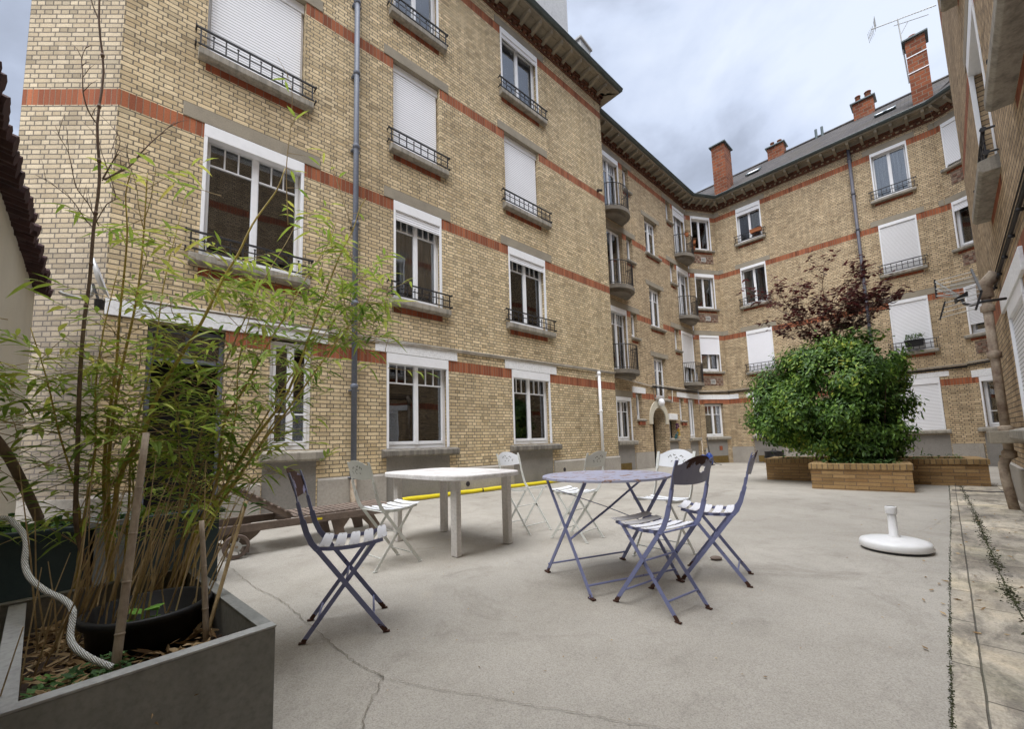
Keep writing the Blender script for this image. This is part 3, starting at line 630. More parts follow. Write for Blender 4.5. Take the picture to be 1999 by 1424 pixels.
for u0, u1 in ((-6.55, -5.9),): MB().box(u0, u1, -.02, .01, -.15, .14).build('vent_grille', 'ventmesh', RB, FC)
downpipe(RB, FC, -2.14, -.1, 13.1, 'pipe_dark', r=.055)
# near right chamfer
V0 = -9.872; w0 = V0+.16; w1 = V0+1.30
D2 = [(w0, w1, 10.62, Z4), (w0, w1, 7.55, Z3), (w0, w1, 4.38, Z2), (w0+.06, w1, 1.12, 2.86)]
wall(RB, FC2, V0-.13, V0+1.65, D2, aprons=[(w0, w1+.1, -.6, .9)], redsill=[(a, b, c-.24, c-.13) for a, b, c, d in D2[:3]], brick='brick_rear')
for a, b, c, d in D2[:3]: lintel(RB, FC2, V0, b+.25, d); sill(RB, FC2, a-.12, b+.1, c, 'sill', .14, .11); checker(FC2, a+.1, b, c-.72, c-.27)
lintel(RB, FC2, V0+.05, w1+.3, 2.86, 'whitepaint', .25, .02); sill(RB, FC2, w0-.1, w1+.1, 1.12, 'sill', .16)
window(RB, FC2, *D2[0], top=0, box=.14, drop=.93); window(RB, FC2, *D2[1], top=0, box=.13, drop=.13); window(RB, FC2, *D2[2], top=0, box=.10, drop=.78, slat='shutter_grey'); window(RB, FC2, *D2[3], top=0, box=.16, split=.6, y=.16, onebar=True)
MB().box(V0, V0+.12, -.04, .02, -.6, .56).build('plinth', 'plinth', RB, FC2); MB().box(V0+.45, V0+1.0, -.02, .01, -.12, .16).build('vent_grille', 'ventmesh', RB, FC2)
wall(RB, FE, -20.8, -11.0, brick='brick_rear')
# cable run at the first band
for F, u0, u1, z in ((FB, 15.6, 20.1, 3.20), (FB2, U2a, U2b, 3.22), (FC, -7.67, .32, 3.25), (FC2, V0, V0+1.6, 3.32)):
    MB().tube([(u0, -.04, z), (u1, -.04, z+.03)], .035, 6).build('cable', 'blackcable', RB, F, smooth=True)
    MB().tube([(u0, -.06, z+.075), (u1, -.06, z+.105)], .022, 6).build('conduit', 'cable', RB, F, smooth=True)
m = MB().tube([(12.3, -.04, 3.42), (15.7, -.04, 3.20), (15.75, -.04, 2.72), (17.3, -.05, 2.62), (17.35, -.04, 3.15)], .022, 6).build('conduit', 'cable', RB, FB, smooth=True)
eaves(RB, FB, 11.42, 20.15, 0, -.14); eaves(RB, FB2, U2a, U2b, -.14, -.25); eaves(RB, FC, -7.67, .32, -.25, -.09); eaves(RB, FC2, V0, V0+1.65, -.09, 0); eaves(RB, FE, -20.8, -11.0, -.2, 0)
roof(RB, FB, 11.42, 20.3, 0, 3); roof(RB, FB2, U2a+.1, U2b-.1, 1.3, 2.6, back=False); rf = roof(RB, FC, -7.5, .3, 3.2, 1.0)
roof(RB, FC2, V0+.05, V0+1.65, .8, .3, back=False); roof(RB, FE, -20.8, -11.0, 0, 0, back=False)
def chim(u, y, z0, z1, wx, wy, pots=1, cap=.09):
    m = MB().box(-wx/2, wx/2, -wy/2, wy/2, z0, z1)
    c = m.build('chimney', 'chimney_brick', rf, FC @ Matrix.Translation((u, y, 0)))
    MB().box(-wx/2-cap, wx/2+cap, -wy/2-cap, wy/2+cap, z1, z1+.07).build('chimney_cap', 'zinc', c, FC @ Matrix.Translation((u, y, 0)), bevel=.01)
    return c
chim(-7.16, .35, 13.3, 16.05, .62, .95); chim(.16, .45, 13.5, 16.35, .56, .62)
chim(-5.62, 4.5, 16.0, 17.28, .78, .6); chim(-1.82, 4.5, 16.0, 17.42, .78, .6)
P_ = 0
for u, y, z, r, h in ((-7.16, .35, 16.1, .12, .22), (.10, .45, 16.4, .13, .25), (-5.80, 4.5, 17.33, .10, .36), (-5.45, 4.5, 17.33, .11, .32), (-2.0, 4.5, 17.47, .11, .45), (-1.62, 4.5, 17.47, .13, .45)):
    par = [o for o in rf.children if o.name.startswith('chimney')][P_ if P_ < 2 else (2 if P_ < 4 else 3)]
    MB().lathe([(r*1.1, 0), (r, .05), (r*.92, h-.04), (r*1.08, h-.03), (r*1.08, h), (r*.8, h)], 14).build('chimney_pot', 'chimney_brick', par, FC @ Matrix.Translation((u, y, z)), smooth=True); P_ += 1
tp = FC @ Matrix.Translation((.16, .45, 0))   # steel straps on the tall chimney
for z in (15.62, 14.95): MB().box(-.30, .30, -.33, -.315, z, z+.035).build('strap', 'pvc', rf.children[1] if len(rf.children) > 1 else rf, tp)
def skylight(u, y, w=.75, l=.75):
    ang = atan2(16.78-13.17, 5.04); z = 13.17+(y+.54)*math.tan(ang)+.05
    Mx = FC @ Matrix.Translation((u, y, z)) @ Matrix.Rotation(ang, 4, 'X')
    s = MB().box(-w/2, w/2, -l/2, -l/2+.05, 0, .07).box(-w/2, w/2, l/2-.05, l/2, 0, .07).box(-w/2, -w/2+.05, -l/2, l/2, 0, .07).box(w/2-.05, w/2, -l/2, l/2, 0, .07).build('skylight', 'zinc', rf, Mx)
    MB().box(-w/2+.05, w/2-.05, -l/2+.05, l/2-.05, .03, .05).build('pane', 'shutter_plain', s, Mx)
skylight(-6.15, 1.8, .62, .75); skylight(-1.15, 1.75, .34, .6); skylight(-.80, 1.75, .34, .6)
for u in (-3.78, -3.52): MB().tube([(0, 0, 0), (0, 0, .55)], .06, 8).build('flue', 'zinc', rf, FC @ Matrix.Translation((u, 4.4, 16.65)))

# ---- right block ------------------------------------------------------------
FD = fac(.815+pi, -.64); DE = -11.6
right = tag(empty('apartment_building', Mx=Matrix.Translation((8.88, 7.49, 0))), 'yellow brick apartment block rising close beside the camera along the right edge', 'building')
DB = right
D_open = [(-7.95,-6.5,1.06,2.56), (-8.28,-6.84,4.02,Z2), (-8.28,-6.84,7.28,Z3), (-5.35,-3.9,4.02,Z2), (-5.35,-3.9,7.28,Z3), (-5.0,-3.6,1.06,2.56)]
wall(DB, FD, DE, 6, D_open, brick='brick_warm', redsill=[(a, b, c-.3, c-.18) for a, b, c, d in D_open if c > 3])
FDR = Matrix.Translation((8.88, 7.49, 0)) @ Matrix.Rotation(atan2(.728, -.686), 4, 'Z')
wall(DB, FDR, -1.7, 0, brick='brick_warm')
for a, b, c, d in D_open:
    if c > 3:
        lintel(DB, FD, a-.22, b+.22, d, pr=.02); sill(DB, FD, a-.12, b+.12, c, 'sill', .17, .16); guard(DB, FD, a-.12, b+.12, c, 5)
    else:
        lintel(DB, FD, a-.45, b+.3, d, 'whitepaint', .24, .03); sill(DB, FD, a-.12, b+.12, c, 'sill', .16, .14)
window(DB, FD, *D_open[0], box=.16, drop=1, slat='shutter_grey', top=0); window(DB, FD, *D_open[1], box=.22, top=0); window(DB, FD, *D_open[2], box=.22, top=0); window(DB, FD, *D_open[3], box=.2, top=0); window(DB, FD, *D_open[4], box=.2, top=0, drop=1)
window(DB, FD, *D_open[5], box=.16, top=0, drop=1, slat='shutter_grey')
for u0, u1 in ((DE, -8.3), (-6.3, 6)): MB().box(u0, u1, -.05, .02, -.6, .5).build('plinth', 'plinth', DB, FD)
eaves(DB, FD, DE, 6, -.2, 0); roof(DB, FD, DE, 6, 0, 0)
m = MB().tube([(-9.0, -.02, 3.04), (-2, -.02, 3.07)], .014, 8).tube([(-9.0, -.012, 3.12), (-2, -.012, 3.15)], .009, 6).tube([(-9.3, -.01, 3.20), (-2, -.01, 3.24)], .007, 6)
for k in range(8):
    u = -8.8+k*.75; m.box(u, u+.02, -.045, 0, 3.0, 3.03)
m.build('cable', 'blackcable', DB, FD, smooth=True)
m = MB(); u = -8.42; r = .046
m.tube([(u+.05, -.02, 3.12), (u, -.14, 3.0), (u, -.14, 2.82)], .08, 12).tube([(u, -.14, 2.85), (u, -.14, .72)], r, 12).tube([(u, -.14, .74), (u-.06, -.2, .58), (u, -.2, .40), (u, -.16, -.05)], r*1.1, 12)
for z in (2.62, 1.98, .98, .66): m.lathe([(r, 0), (r+.022, .015), (r+.022, .09), (r, .11)], 12, (u, -.14, z), cap=False)
m.build('downpipe', 'rustpipe', DB, FD, smooth=True)
m = MB().box(-8.72, -8.14, -.3, .0, .86, 1.02).build('stone_shelf', 'concrete', DB, FD, bevel=.01)
g = MB(); n = 40
xs = [-400, -60] + [-20+k*1.5 for k in range(n)] + [80, 400]; ys = [-400, -40] + [-20+k*1.5 for k in range(40)] + [80, 400]
cl = lambda v: max(-10, min(35, v))
vs = [(x, y, gz(cl(x), cl(y))-.004) for y in ys for x in xs]; W_ = len(xs)
g.add(vs, [(j*W_+i, j*W_+i+1, (j+1)*W_+i+1, (j+1)*W_+i) for j in range(len(ys)-1) for i in range(W_-1)])
tag(g.build('ground', 'ground', smooth=True), kind='structure')
# ------------------------------------------------------------------ ground surfaces
def sheet(name, mat, poly_rows, dz, parent=None):
    """strip mesh following the yard's fall; poly_rows = [(x0,y0,x1,y1), ...] cross rows"""
    m = MB(); rows = []
    for i in range(len(poly_rows)-1):
        a, b = poly_rows[i], poly_rows[i+1]; L = max(1, int(math.hypot(a[0]-b[0], a[1]-b[1])/.5))
        for k in range(L+(i == len(poly_rows)-2)): t = k/L; rows.append([a[j]+(b[j]-a[j])*t for j in range(4)])
    nx = 8; vs = []
    for r in rows:
        for i in range(nx+1): x = r[0]+(r[2]-r[0])*i/nx; y = r[1]+(r[3]-r[1])*i/nx; vs.append((x, y, gz(x, y)+dz))
    m.add(vs, [(j*(nx+1)+i, j*(nx+1)+i+1, (j+1)*(nx+1)+i+1, (j+1)*(nx+1)+i) for j in range(len(rows)-1) for i in range(nx)])
    return m.build(name, mat, parent)
tag(sheet('paving', 'paving', [(-2.6,-2.2,-1.4,-3.4), (1.52,1.56,2.4,.66), (9.0,8.62,9.75,7.95)], .004), kind='structure')
def ribbon(pts, w, dz, n=10, jit=.012, seed=1):
    rr = random.Random(seed); P = []
    for i in range(len(pts)-1):
        a, b = pts[i], pts[i+1]
        for k in range(n): t = k/n; P.append((a[0]+(b[0]-a[0])*t+rr.uniform(-jit, jit), a[1]+(b[1]-a[1])*t+rr.uniform(-jit, jit)))
    P.append(pts[-1]); m = MB(); vs = []
    for i, p in enumerate(P):
        q = P[min(i+1, len(P)-1)]; o = P[max(i-1, 0)]; d = Vector((q[0]-o[0], q[1]-o[1], 0)).normalized(); s = Vector((-d.y, d.x, 0))*w*rr.uniform(.3, 1.0)/2
        vs += [(p[0]+s.x, p[1]+s.y, gz(*p)+dz), (p[0]-s.x, p[1]-s.y, gz(*p)+dz)]
    m.add(vs, [(2*i, 2*i+1, 2*i+3, 2*i+2) for i in range(len(P)-1)]); return m
cr = ribbon([(-2.77,4.02), (-2.1,3.35), (-1.59,2.93), (-1.23,2.55), (-.83,2.15), (-.66,2.02), (-.63,1.99), (-.62,1.75), (-.55,1.3)], .0055, .003, 16, .009, 3)
for pts, w, sd in (([(-.63,1.99), (-.4,1.90), (-.04,1.79), (.52,1.60), (1.0,1.5)], .0035, 4), ([(1.9,4.6), (4.2,4.4), (6.9,6.2)], .0035, 5), ([(-2.2,5.8), (-.5,6.3), (1.5,6.0)], .005, 6)):
    r_ = ribbon(pts, w, .003, 24, .008, sd); cr.add(r_.v, r_.f)
tag(cr.build('pavement_crack', 'crack'), kind='structure')
ms = MB(); mr = random.Random(12)
def tufts(pts, w, n):
    for k in range(n):
        i = mr.randrange(len(pts)-1); a, b = pts[i], pts[i+1]; t = mr.random(); x = a[0]+(b[0]-a[0])*t+mr.gauss(0, w*.4); y = a[1]+(b[1]-a[1])*t+mr.gauss(0, w*.4); wv = sin(x*5.1)*sin(y*3.3+x)
        if wv < mr.uniform(-1.0, .5): continue
        s = mr.uniform(.003, .010)*(.75 if w < .03 else 1); an = mr.uniform(0, 6.28); z = gz(x, y)+.004
        ms.add([(x+s*cos(an), y+s*sin(an), z), (x-s*cos(an), y-s*sin(an), z), (x+mr.uniform(-s, s), y+mr.uniform(-s, s), z+s*mr.uniform(.4, 1.1))], [(0,1,2)])
tufts([(8.4,8.72), (9.0,8.62), (9.6,8.45)], .22, 1500)
for pts, w, sd in (([(8.73,8.17), (5.54,5.06), (4.19,3.76), (3.22,2.82), (2.75,2.34), (1.9,1.5)], .030, 9), ([(8.95,8.6), (5.6,5.4), (3.43,3.37), (2.17,2.18), (1.52,1.56), (.2,.25)], .011, 10)):
    r_ = ribbon(pts, w*.35, .0065, 60, .004, sd); ms.add(r_.v, r_.f); tufts(pts, w*(1.5 if sd == 9 else .9), 4200 if sd == 9 else 2200)
tag(ms.build('moss', 'moss'), 'green moss growing in the joints of the old stone paving', 'moss', kind='stuff')
tag(MB().box(-.36, .36, -.05, .05, -.02, .012).build('drain_grate', 'interior', None, Matrix.Translation((8.07, 7.22, gz(8.07,7.22))) @ Matrix.Rotation(radians(-43), 4, 'Z')), 'dark slot drain set across the stone paving by the right block', 'drain')

# ------------------------------------------------------------------ paints
def rusty(name, base, rust=(.065, .028, .018), thr=.60, feet=True, rough=.45, top=None):
    t = NT(name); o = t.obj(); n = t.noise(o, 9, 6, .7); f = t.ramp(n, [(thr, 0), (thr+.045, 1)])
    sp = t.n('ShaderNodeSeparateXYZ'); t.l(o, sp.inputs[0])
    if feet:
        g = t.n('ShaderNodeMapRange'); t.l(sp.outputs[2], g.inputs[0]); g.inputs[1].default_value = .01; g.inputs[2].default_value = .075; g.inputs[3].default_value = .24; g.inputs[4].default_value = 0
        f = t.ramp(t.math('ADD', n, g.outputs[0]), [(thr, 0), (thr+.045, 1)])
    if top:
        g = t.n('ShaderNodeMapRange'); t.l(sp.outputs[2], g.inputs[0]); g.inputs[1].default_value = top[0]; g.inputs[2].default_value = top[1]; g.inputs[3].default_value = 0; g.inputs[4].default_value = top[2]
        f = t.ramp(t.math('ADD', n, g.outputs[0]), [(thr, 0), (thr+.03, 1)])
    n2 = t.noise(o, 3, 4, .6); b = t.mix(t.ramp(n2, [(.35, 0), (.7, .45)]), base, tuple(c*.7 for c in base))
    col = t.mix(f, b, rust)
    return t.set(col, t.ramp(f, [(0, rough), (1, .9)]), t.bump(t.math('ADD', f, t.math('MULTIPLY', t.noise(o, 90, 2), .3)), .35, .002), spec=.4)
M['lilac'] = rusty('lilac_blue_paint', (.205, .225, .40), thr=.63)
M['lilac_top'] = rusty('worn_lilac_paint', (.36, .37, .48), (.26, .16, .11), thr=.545, feet=False)
M['lilac_back'] = rusty('chipped_lilac_back', (.21, .215, .31), (.05, .022, .018), thr=.62, feet=False, top=(.86, .935, .22))
M['rustback'] = rusty('peeled_rusty_back', (.42, .42, .66), (.10, .055, .045), thr=.42, feet=False)
M['slat'] = rusty('lavender_slat_paint', (.76, .76, .80), thr=.72, feet=False)
M['slat_worn'] = rusty('worn_grey_slat', (.50, .49, .50), (.16, .11, .08), thr=.66, feet=False)
M['chairwhite'] = rusty('white_chair_paint', (.70, .71, .67), (.20, .09, .05), thr=.70, feet=False)
M['chairwhite2'] = rusty('bright_white_chair_paint', (.80, .82, .85), (.20, .09, .05), thr=.74, feet=False)
M['cutout'] = plain('cutout_shadow', (.10, .095, .07), None, 5, .9, 0, 10, .3)
M['plastic'] = plain('weathered_white_plastic', (.66, .63, .60), (.40, .38, .36), 2.2, .55, .15, 50, .55, streak=True)
M['plastictop'] = plain('dirty_white_tabletop', (.72, .70, .69), (.42, .39, .37), 3.2, .65, .2, 40, .85)
M['umbrella'] = plain('white_umbrella_plastic', (.82, .82, .82), (.68, .67, .66), 3, .35, .03, 20, .4, fine=.03)
M['wood'] = plain('weathered_teak', (.215, .165, .135), (.10, .08, .07), 3, .9, .5, 45, .8)
M['yellow'] = plain('yellow_plastic', (.80, .66, .03), (.55, .43, .02), 4, .4, .03, 30, .3, fine=.03)
M['tyre'] = plain('worn_rubber', (.20, .15, .125), (.09, .07, .06), 6, .9, .3, 40, .7)
M['hub'] = plain('wheel_hub', (.50, .50, .48), (.3, .28, .26), 6, .6, .1, 40, .5)
# ------------------------------------------------------------------ folding bistro chairs
def chair(label, xy, yaw, paint='lilac', slats='slat', back='lilac_back', fish=True, hs=True, worn=None, grp='folding metal garden chairs', tilt=0):
    Mx = Matrix.Translation((xy[0], xy[1], 0)) @ Matrix.Rotation(radians(yaw), 4, 'Z')
    c = tag(empty('folding_chair', Mx=Mx), label, 'chair', grp)
    bp = [(-.150,.495), (-.178,.53), (-.205,.59), (-.226,.66), (-.246,.74)]
    for s in (-1, 1):
        y = s*.185
        m = MB().strip([(.2155, y, .006), (-.150, y, .495)], .006, .026, (0,1,0))
        m.strip([(p[0], y, p[1]) for p in bp[:4]], .006, .030, (0,1,0)); m.strip([(bp[3][0], y, bp[3][1]), (-.238, y, .70), (-.252, y, .76)], .016, .018, (0,1,0)); m.strip([(-.252, y, .76), (-.272, y, .85), (-.298, y, .925)], .028, .006, (0,1,0))
        l = m.build('back_leg', paint, c); MB().box(.20, .237, y-.010, y+.010, 0, .006).build('foot', paint, l)
        y = s*.16
        m = MB().strip([(-.2155, y, .006), (.158, y, .508)], .006, .024, (0,1,0))
        l = m.build('front_leg', paint, c); MB().box(-.237, -.20, y-.010, y+.010, 0, .006).build('foot', paint, l)
        MB().lathe([(.011, -.008), (.011, .008)], 8).build('pivot', 'iron', l, Mx @ Matrix.Translation((.0, s*.178, .289)) @ Matrix.Rotation(pi/2, 4, 'X'))
    for x, yy_, z in ((.15, .185, .088), (-.15, .16, .094), (0, .17, .296), (-.15, .2, .49)): MB().tube([(x, -yy_, z), (x, yy_, z)], .006, 6).build('stretcher', paint, c)
    zf = lambda x: .502+.02*((x+.15)/.36)+.018*((x-.03)/.18)**2-.012
    for s in (-1, 1): MB().strip([(x, s*.165, zf(x)-.012) for x in (-.15, -.09, -.03, .03, .09, .15, .20)], .006, .022, (0,1,0)).build('seat_rail', paint, c)
    if not hs: MB().tube([(.2, -.165, zf(.2)), (.2, .165, zf(.2))], .006, 6).build('stretcher', paint, c)
    if hs:
        for k in range(5):
            x0 = -.118+k*.079; m = MB(); n = 8; w = .056
            P = [(x0, -.19+.38*i/n, zf(x0)+.004-.010*(1-((i-n/2)/(n/2))**2)) for i in range(n+1)]
            tl = math.atan2(zf(x0+.03)-zf(x0-.03), .06); vs = []
            for p in P:
                e = w/2 if 0 < P.index(p) < n else w/2-.006
                for a, b in ((-e, -.002), (e, -.002), (e, .002), (-e, .002)): vs.append((p[0]+a*cos(tl)-b*sin(tl), p[1], p[2]+a*sin(tl)+b*cos(tl)))
            fs = [(0,1,2,3), tuple(len(vs)-4+i for i in (3,2,1,0))]
            for i in range(n):
                for q in range(4): a = i*4+q; b = i*4+(q+1) % 4; fs.append((a, a+4, b+4, b))
            m.add(vs, fs); m.tube([(x0, 0-.165, zf(x0)), (x0, -.165, zf(x0)+.008)], .005, 5).tube([(x0, .165, zf(x0)), (x0, .165, zf(x0)+.008)], .005, 5)
            m.build('seat_slat', (slats if not (worn and k in worn) else 'slat_worn'), c)
    # back panel, curved across, arched at the top
    def bx(y, z): return -.272-(z-.85)*.33-.030*(1-(y/.19)**2)-.004
    zb, zt0, zt1 = .785, .90, .945
    ytop = lambda y: zt0+(zt1-zt0)*max(0, 1-(abs(y)/.155)**2.2) if abs(y) < .155 else zt0
    zbot = lambda y: zb-.012*(1-(y/.19)**2)
    m = MB(); yy = [-.195+.39*i/26 for i in range(27)]
    if not fish:
        vs = []
        for y in yy:
            for z in (zbot(y), (zbot(y)+ytop(y))/2, ytop(y)):
                for o_ in (-.0015, .0015): vs.append((bx(y, z)+o_, y, z))
        fs = []
        for i in range(26):
            a = i*6; b = a+6
            for j in range(2): fs += [(a+2*j, a+2*j+2, b+2*j+2, b+2*j), (a+2*j+1, b+2*j+1, b+2*j+3, a+2*j+3)]
            fs += [(a+4, a+5, b+5, b+4), (a, b, b+1, a+1)]
        m.add(vs, fs)
        rr = random.Random(5)
        for k in range(15):   # cut leaf sprig, drawn as dark leaf-shaped faces
            a0 = k/14; y = -.085+.17*a0; z = .862+rr.uniform(-.034, .034); an = rr.uniform(.3, 1.2)*(1 if k % 2 else -1)*(1 if y < 0 else -1)
            for sgn in (-1, 1):
                m.add([(bx(y+dy, z+dz_)+sgn*.0022, y+dy, z+dz_) for dy, dz_ in ((-.014*cos(an), -.014*sin(an)), (.004*sin(an), -.004*cos(an)), (.014*cos(an), .014*sin(an)), (-.004*sin(an), .004*cos(an)))], [(0,1,2,3) if sgn < 0 else (3,2,1,0)], 1)
        m.build('backrest', [back, 'cutout'], c)
    else:
        N_ = 96; fy, fz = -.045, .862; inn = []; out = []
        for k in range(N_):
            a = 2*pi*k/N_; ca, sa = cos(a), sin(a); r = .0225/math.sqrt((ca/1.18)**2+sa**2)
            da = abs(a-pi)   # tail on the -y side
            if da < .5: r = (.034+.012*da/.35) if da < .36 else max(r, .046-(da-.36)*.14)
            inn.append((fy+r*ca, fz+r*sa))
            lo, hi = 0, .4
            for _ in range(26):
                md = (lo+hi)/2; y = fy+md*ca; z = fz+md*sa
                if abs(y) <= .195 and zbot(y) <= z <= ytop(y): lo = md
                else: hi = md
            out.append((fy+lo*ca, fz+lo*sa))
        vs = []
        for ring in range(4):
            for k in range(N_):
                y = inn[k][0]+(out[k][0]-inn[k][0])*ring/3; z = inn[k][1]+(out[k][1]-inn[k][1])*ring/3
                vs.append((bx(y, z)-.0015, y, z)); vs.append((bx(y, z)+.0015, y, z))
        fs = []
        for ring in range(3):
            for k in range(N_):
                a = (ring*N_+k)*2; b = (ring*N_+(k+1) % N_)*2; c_ = b+N_*2; d = a+N_*2
                fs += [(a, d, c_, b), (a+1, b+1, c_+1, d+1)]
                if ring == 0: fs.append((a, b, b+1, a+1))
                if ring == 2: fs.append((d, d+1, c_+1, c_))
        m.add(vs, fs); m.build('backrest', back, c)
    return c
chair('lilac blue folding chair with a peeled rusty back, alone nearest the grey planter', (-1.025, 2.567), 18.9, back='rustback')
chair('lilac folding chair with a fish-shaped hole in its back beside the blue table', (.918, 2.73), 125, worn=(3, 4))
chair('rightmost lilac folding chair, its thin back seen edge-on beside the blue table', (1.52, 3.235), 149)
chair('dull white folding chair with white slats at the left end of the plastic table', (-1.17, 3.85), 48, 'chairwhite', 'chairwhite2', 'chairwhite', False)
chair('white folding chair without seat slats behind the right end of the plastic table', (.135, 5.10), -45, 'chairwhite', 'chairwhite2', 'chairwhite2', False, hs=False)
chair('white folding chair showing its seat beyond the left of the rusty blue table', (.68, 4.63), 137, 'chairwhite', 'chairwhite2', 'chairwhite', False)
chair('brightest white folding chair, facing the camera behind the right side of the blue table', (1.35, 3.84), -141, 'chairwhite', 'chairwhite2', 'chairwhite2', False)
# ------------------------------------------------------------------ round lilac table
Mt = Matrix.Translation((.72, 3.30, 0)) @ Matrix.Rotation(atan2(.386, .922), 4, 'Z')   # X = across the two frames, Y = along each frame
t_ = tag(empty('round_table', Mx=Mt), 'round lilac blue metal folding table with rust blotches on its top', 'table')
m = MB().lathe([(.0, .782), (.485, .782), (.495, .779), (.497, .765), (.490, .762), (.488, .774), (.0, .776)], 64, cap=False)
m.build('tabletop', 'lilac_top', t_, smooth=False)
for s in (-1, 1):
    x = s*.385; y0, y1 = -.33, .33
    for a, b, dx in ((y0, y1, 0), (y1, y0, -.012*s)):
        yt = b*.86
        l = MB().strip([(x+dx, a, .006), (x*.98+dx, yt, .765)], .008, .028, (1,0,0)).build('leg', 'lilac', t_)
        MB().box(x+dx-.014, x+dx+.014, a-.03, a+.03, 0, .009).build('foot', 'lilac', l)
for y in (-.29, .29): MB().tube([(-.385, y, .075), (.385, y, .075)], .007, 6).build('stretcher', 'lilac', t_)
MB().strip([(-.385, -.06, .33), (0, -.02, .52), (.385, .06, .70)], .026, .005, (0,1,0)).build('brace', 'lilac', t_)
MB().strip([(-.385, .1, .68), (0, 0, .53), (.385, -.1, .36)], .018, .005, (0,1,0)).build('brace', 'lilac', t_)
for y in (-.3, .3): MB().tube([(-.385, y, .768), (.385, y, .768)], .007, 6).build('top_rail', 'lilac', t_)
# ------------------------------------------------------------------ white plastic table
Mw = Matrix.Translation((-.72, 4.60, 0)) @ Matrix.Rotation(radians(136), 4, 'Z')
t_ = tag(empty('plastic_table', Mx=Mw), 'weathered white plastic garden table with four broad legs', 'table')
m = MB(); n = 72; L_, W_2 = .755, .50
def se(t, k): c_, s_ = cos(t), sin(t); return (k*L_*math.copysign(abs(c_)**.46, c_), k*W_2*math.copysign(abs(s_)**.46, s_))
rings = [(.97, .765), (.995, .762), (1.0, .752), (1.0, .722), (.985, .718), (.975, .742), (.5, .748)]
vs = [(0, 0, .768)]
for k, z in rings: vs += [(*se(2*pi*i/n, k), z) for i in range(n)]
fs = [(0, 1+i, 1+(i+1) % n) for i in range(n)]
for r in range(len(rings)-1): fs += [(1+r*n+i, 1+(r+1)*n+i, 1+(r+1)*n+(i+1) % n, 1+r*n+(i+1) % n) for i in range(n)]
m.add(vs, fs); m.build('tabletop', 'plastictop', t_, smooth=False)
for wx, wy in ((-.57,4.01), (-.09,4.47), (-.88,5.17), (-1.33,4.74)):
    q = Mw.inverted() @ Vector((wx, wy, 0)); sx = 1 if q.x > 0 else -1; sy = 1 if q.y > 0 else -1
    l = MB().prism([(-.045, -.03), (.045, -.03), (.045, .03), (.02, .038), (-.045, .03)], 0, .745).build('leg', 'plastic', t_, Mw @ Matrix.Translation((q.x, q.y, 0)) @ Matrix.Rotation(0 if sx > 0 else pi, 4, 'Z'), bevel=.006)
    MB().lathe([(.009, 0), (.009, .004)], 10, (.012, .0, 0)).lathe([(.009, 0), (.009, .004)], 10, (-.012, 0, 0)).build('bolt_hole', 'interior', l, Mw @ Matrix.Translation((q.x, q.y-.031 if True else q.y, .48)) @ Matrix.Rotation(pi/2, 4, 'X'))
# ------------------------------------------------------------------ umbrella base
u_ = tag(empty('umbrella_base', (3.40, 3.80, 0)), 'round white plastic parasol base with a short empty tube', 'umbrella base')
MB().lathe([(.0, .018), (.243, .018), (.250, .03), (.247, .065), (.238, .080), (.20, .092), (.09, .108), (.05, .112), (0, .112)], 56, cap=False).build('weight', 'umbrella', u_, smooth=True)
MB().lathe([(0, 0), (.23, 0), (.236, .006), (.236, .02), (0, .02)], 48, cap=False).build('rubber_ring', 'iron', u_)
MB().lathe([(.044, .11), (.044, .125), (.033, .128), (.031, .33), (.031, .375), (.026, .375), (.026, .30)], 24, cap=False).lathe([(.040, .315), (.042, .322), (.042, .37), (.040, .378), (.030, .38)], 24, cap=False).build('tube', 'umbrella', u_, smooth=True)
# ------------------------------------------------------------------ wooden sun lounger
Ml = Matrix.Translation((-2.92, 4.075, 0)) @ Matrix.Rotation(radians(42.2), 4, 'Z')
lo_ = tag(empty('sun_lounger', Mx=Ml), 'weathered wooden slatted sun lounger with wheels and raised head by the wall', 'sun lounger')
fr = MB()
for y in (0, .62): fr.box(0, 1.9, y-.016, y+.016, .235, .315)
for x in (.02, 1.88, .66): fr.box(x-.016, x+.016, .02, .6, .245, .30)
fr.build('frame', 'wood', lo_, bevel=.004)
for k in range(17):
    x = .70+k*.069; MB().box(x, x+.05, .012, .608, .318, .334).build('slat', 'wood', lo_)
a_ = radians(33); Mb = Ml @ Matrix.Translation((.68, 0, .32)) @ Matrix.Rotation(a_, 4, 'Y') @ Matrix.Scale(-1, 4, (1,0,0)) if False else Ml @ Matrix.Translation((.68, 0, .32)) @ Matrix.Rotation(pi, 4, 'Z') @ Matrix.Rotation(-a_, 4, 'Y') @ Matrix.Translation((0, -.62, 0))
b_ = MB().box(0, .68, .03, .065, -.03, .03).box(0, .68, .555, .59, -.03, .03).build('backrest', 'wood', lo_, Mb, bevel=.003)
for k in range(8): x = .03+k*.08; MB().box(x, x+.055, .02, .60, .031, .046).build('slat', 'wood', b_, Mb)
MB().box(.25, .30, .05, .57, .02, .24).build('prop', 'wood', lo_)
def leaf_poly(x0): return [(x0-.12, .24), (x0-.10, .17), (x0-.02, .06), (x0+.03, .03), (x0+.07, .0), (x0+.10, .0), (x0+.04, .10), (x0+.02, .17), (x0+.05, .22), (x0+.24, .24)]
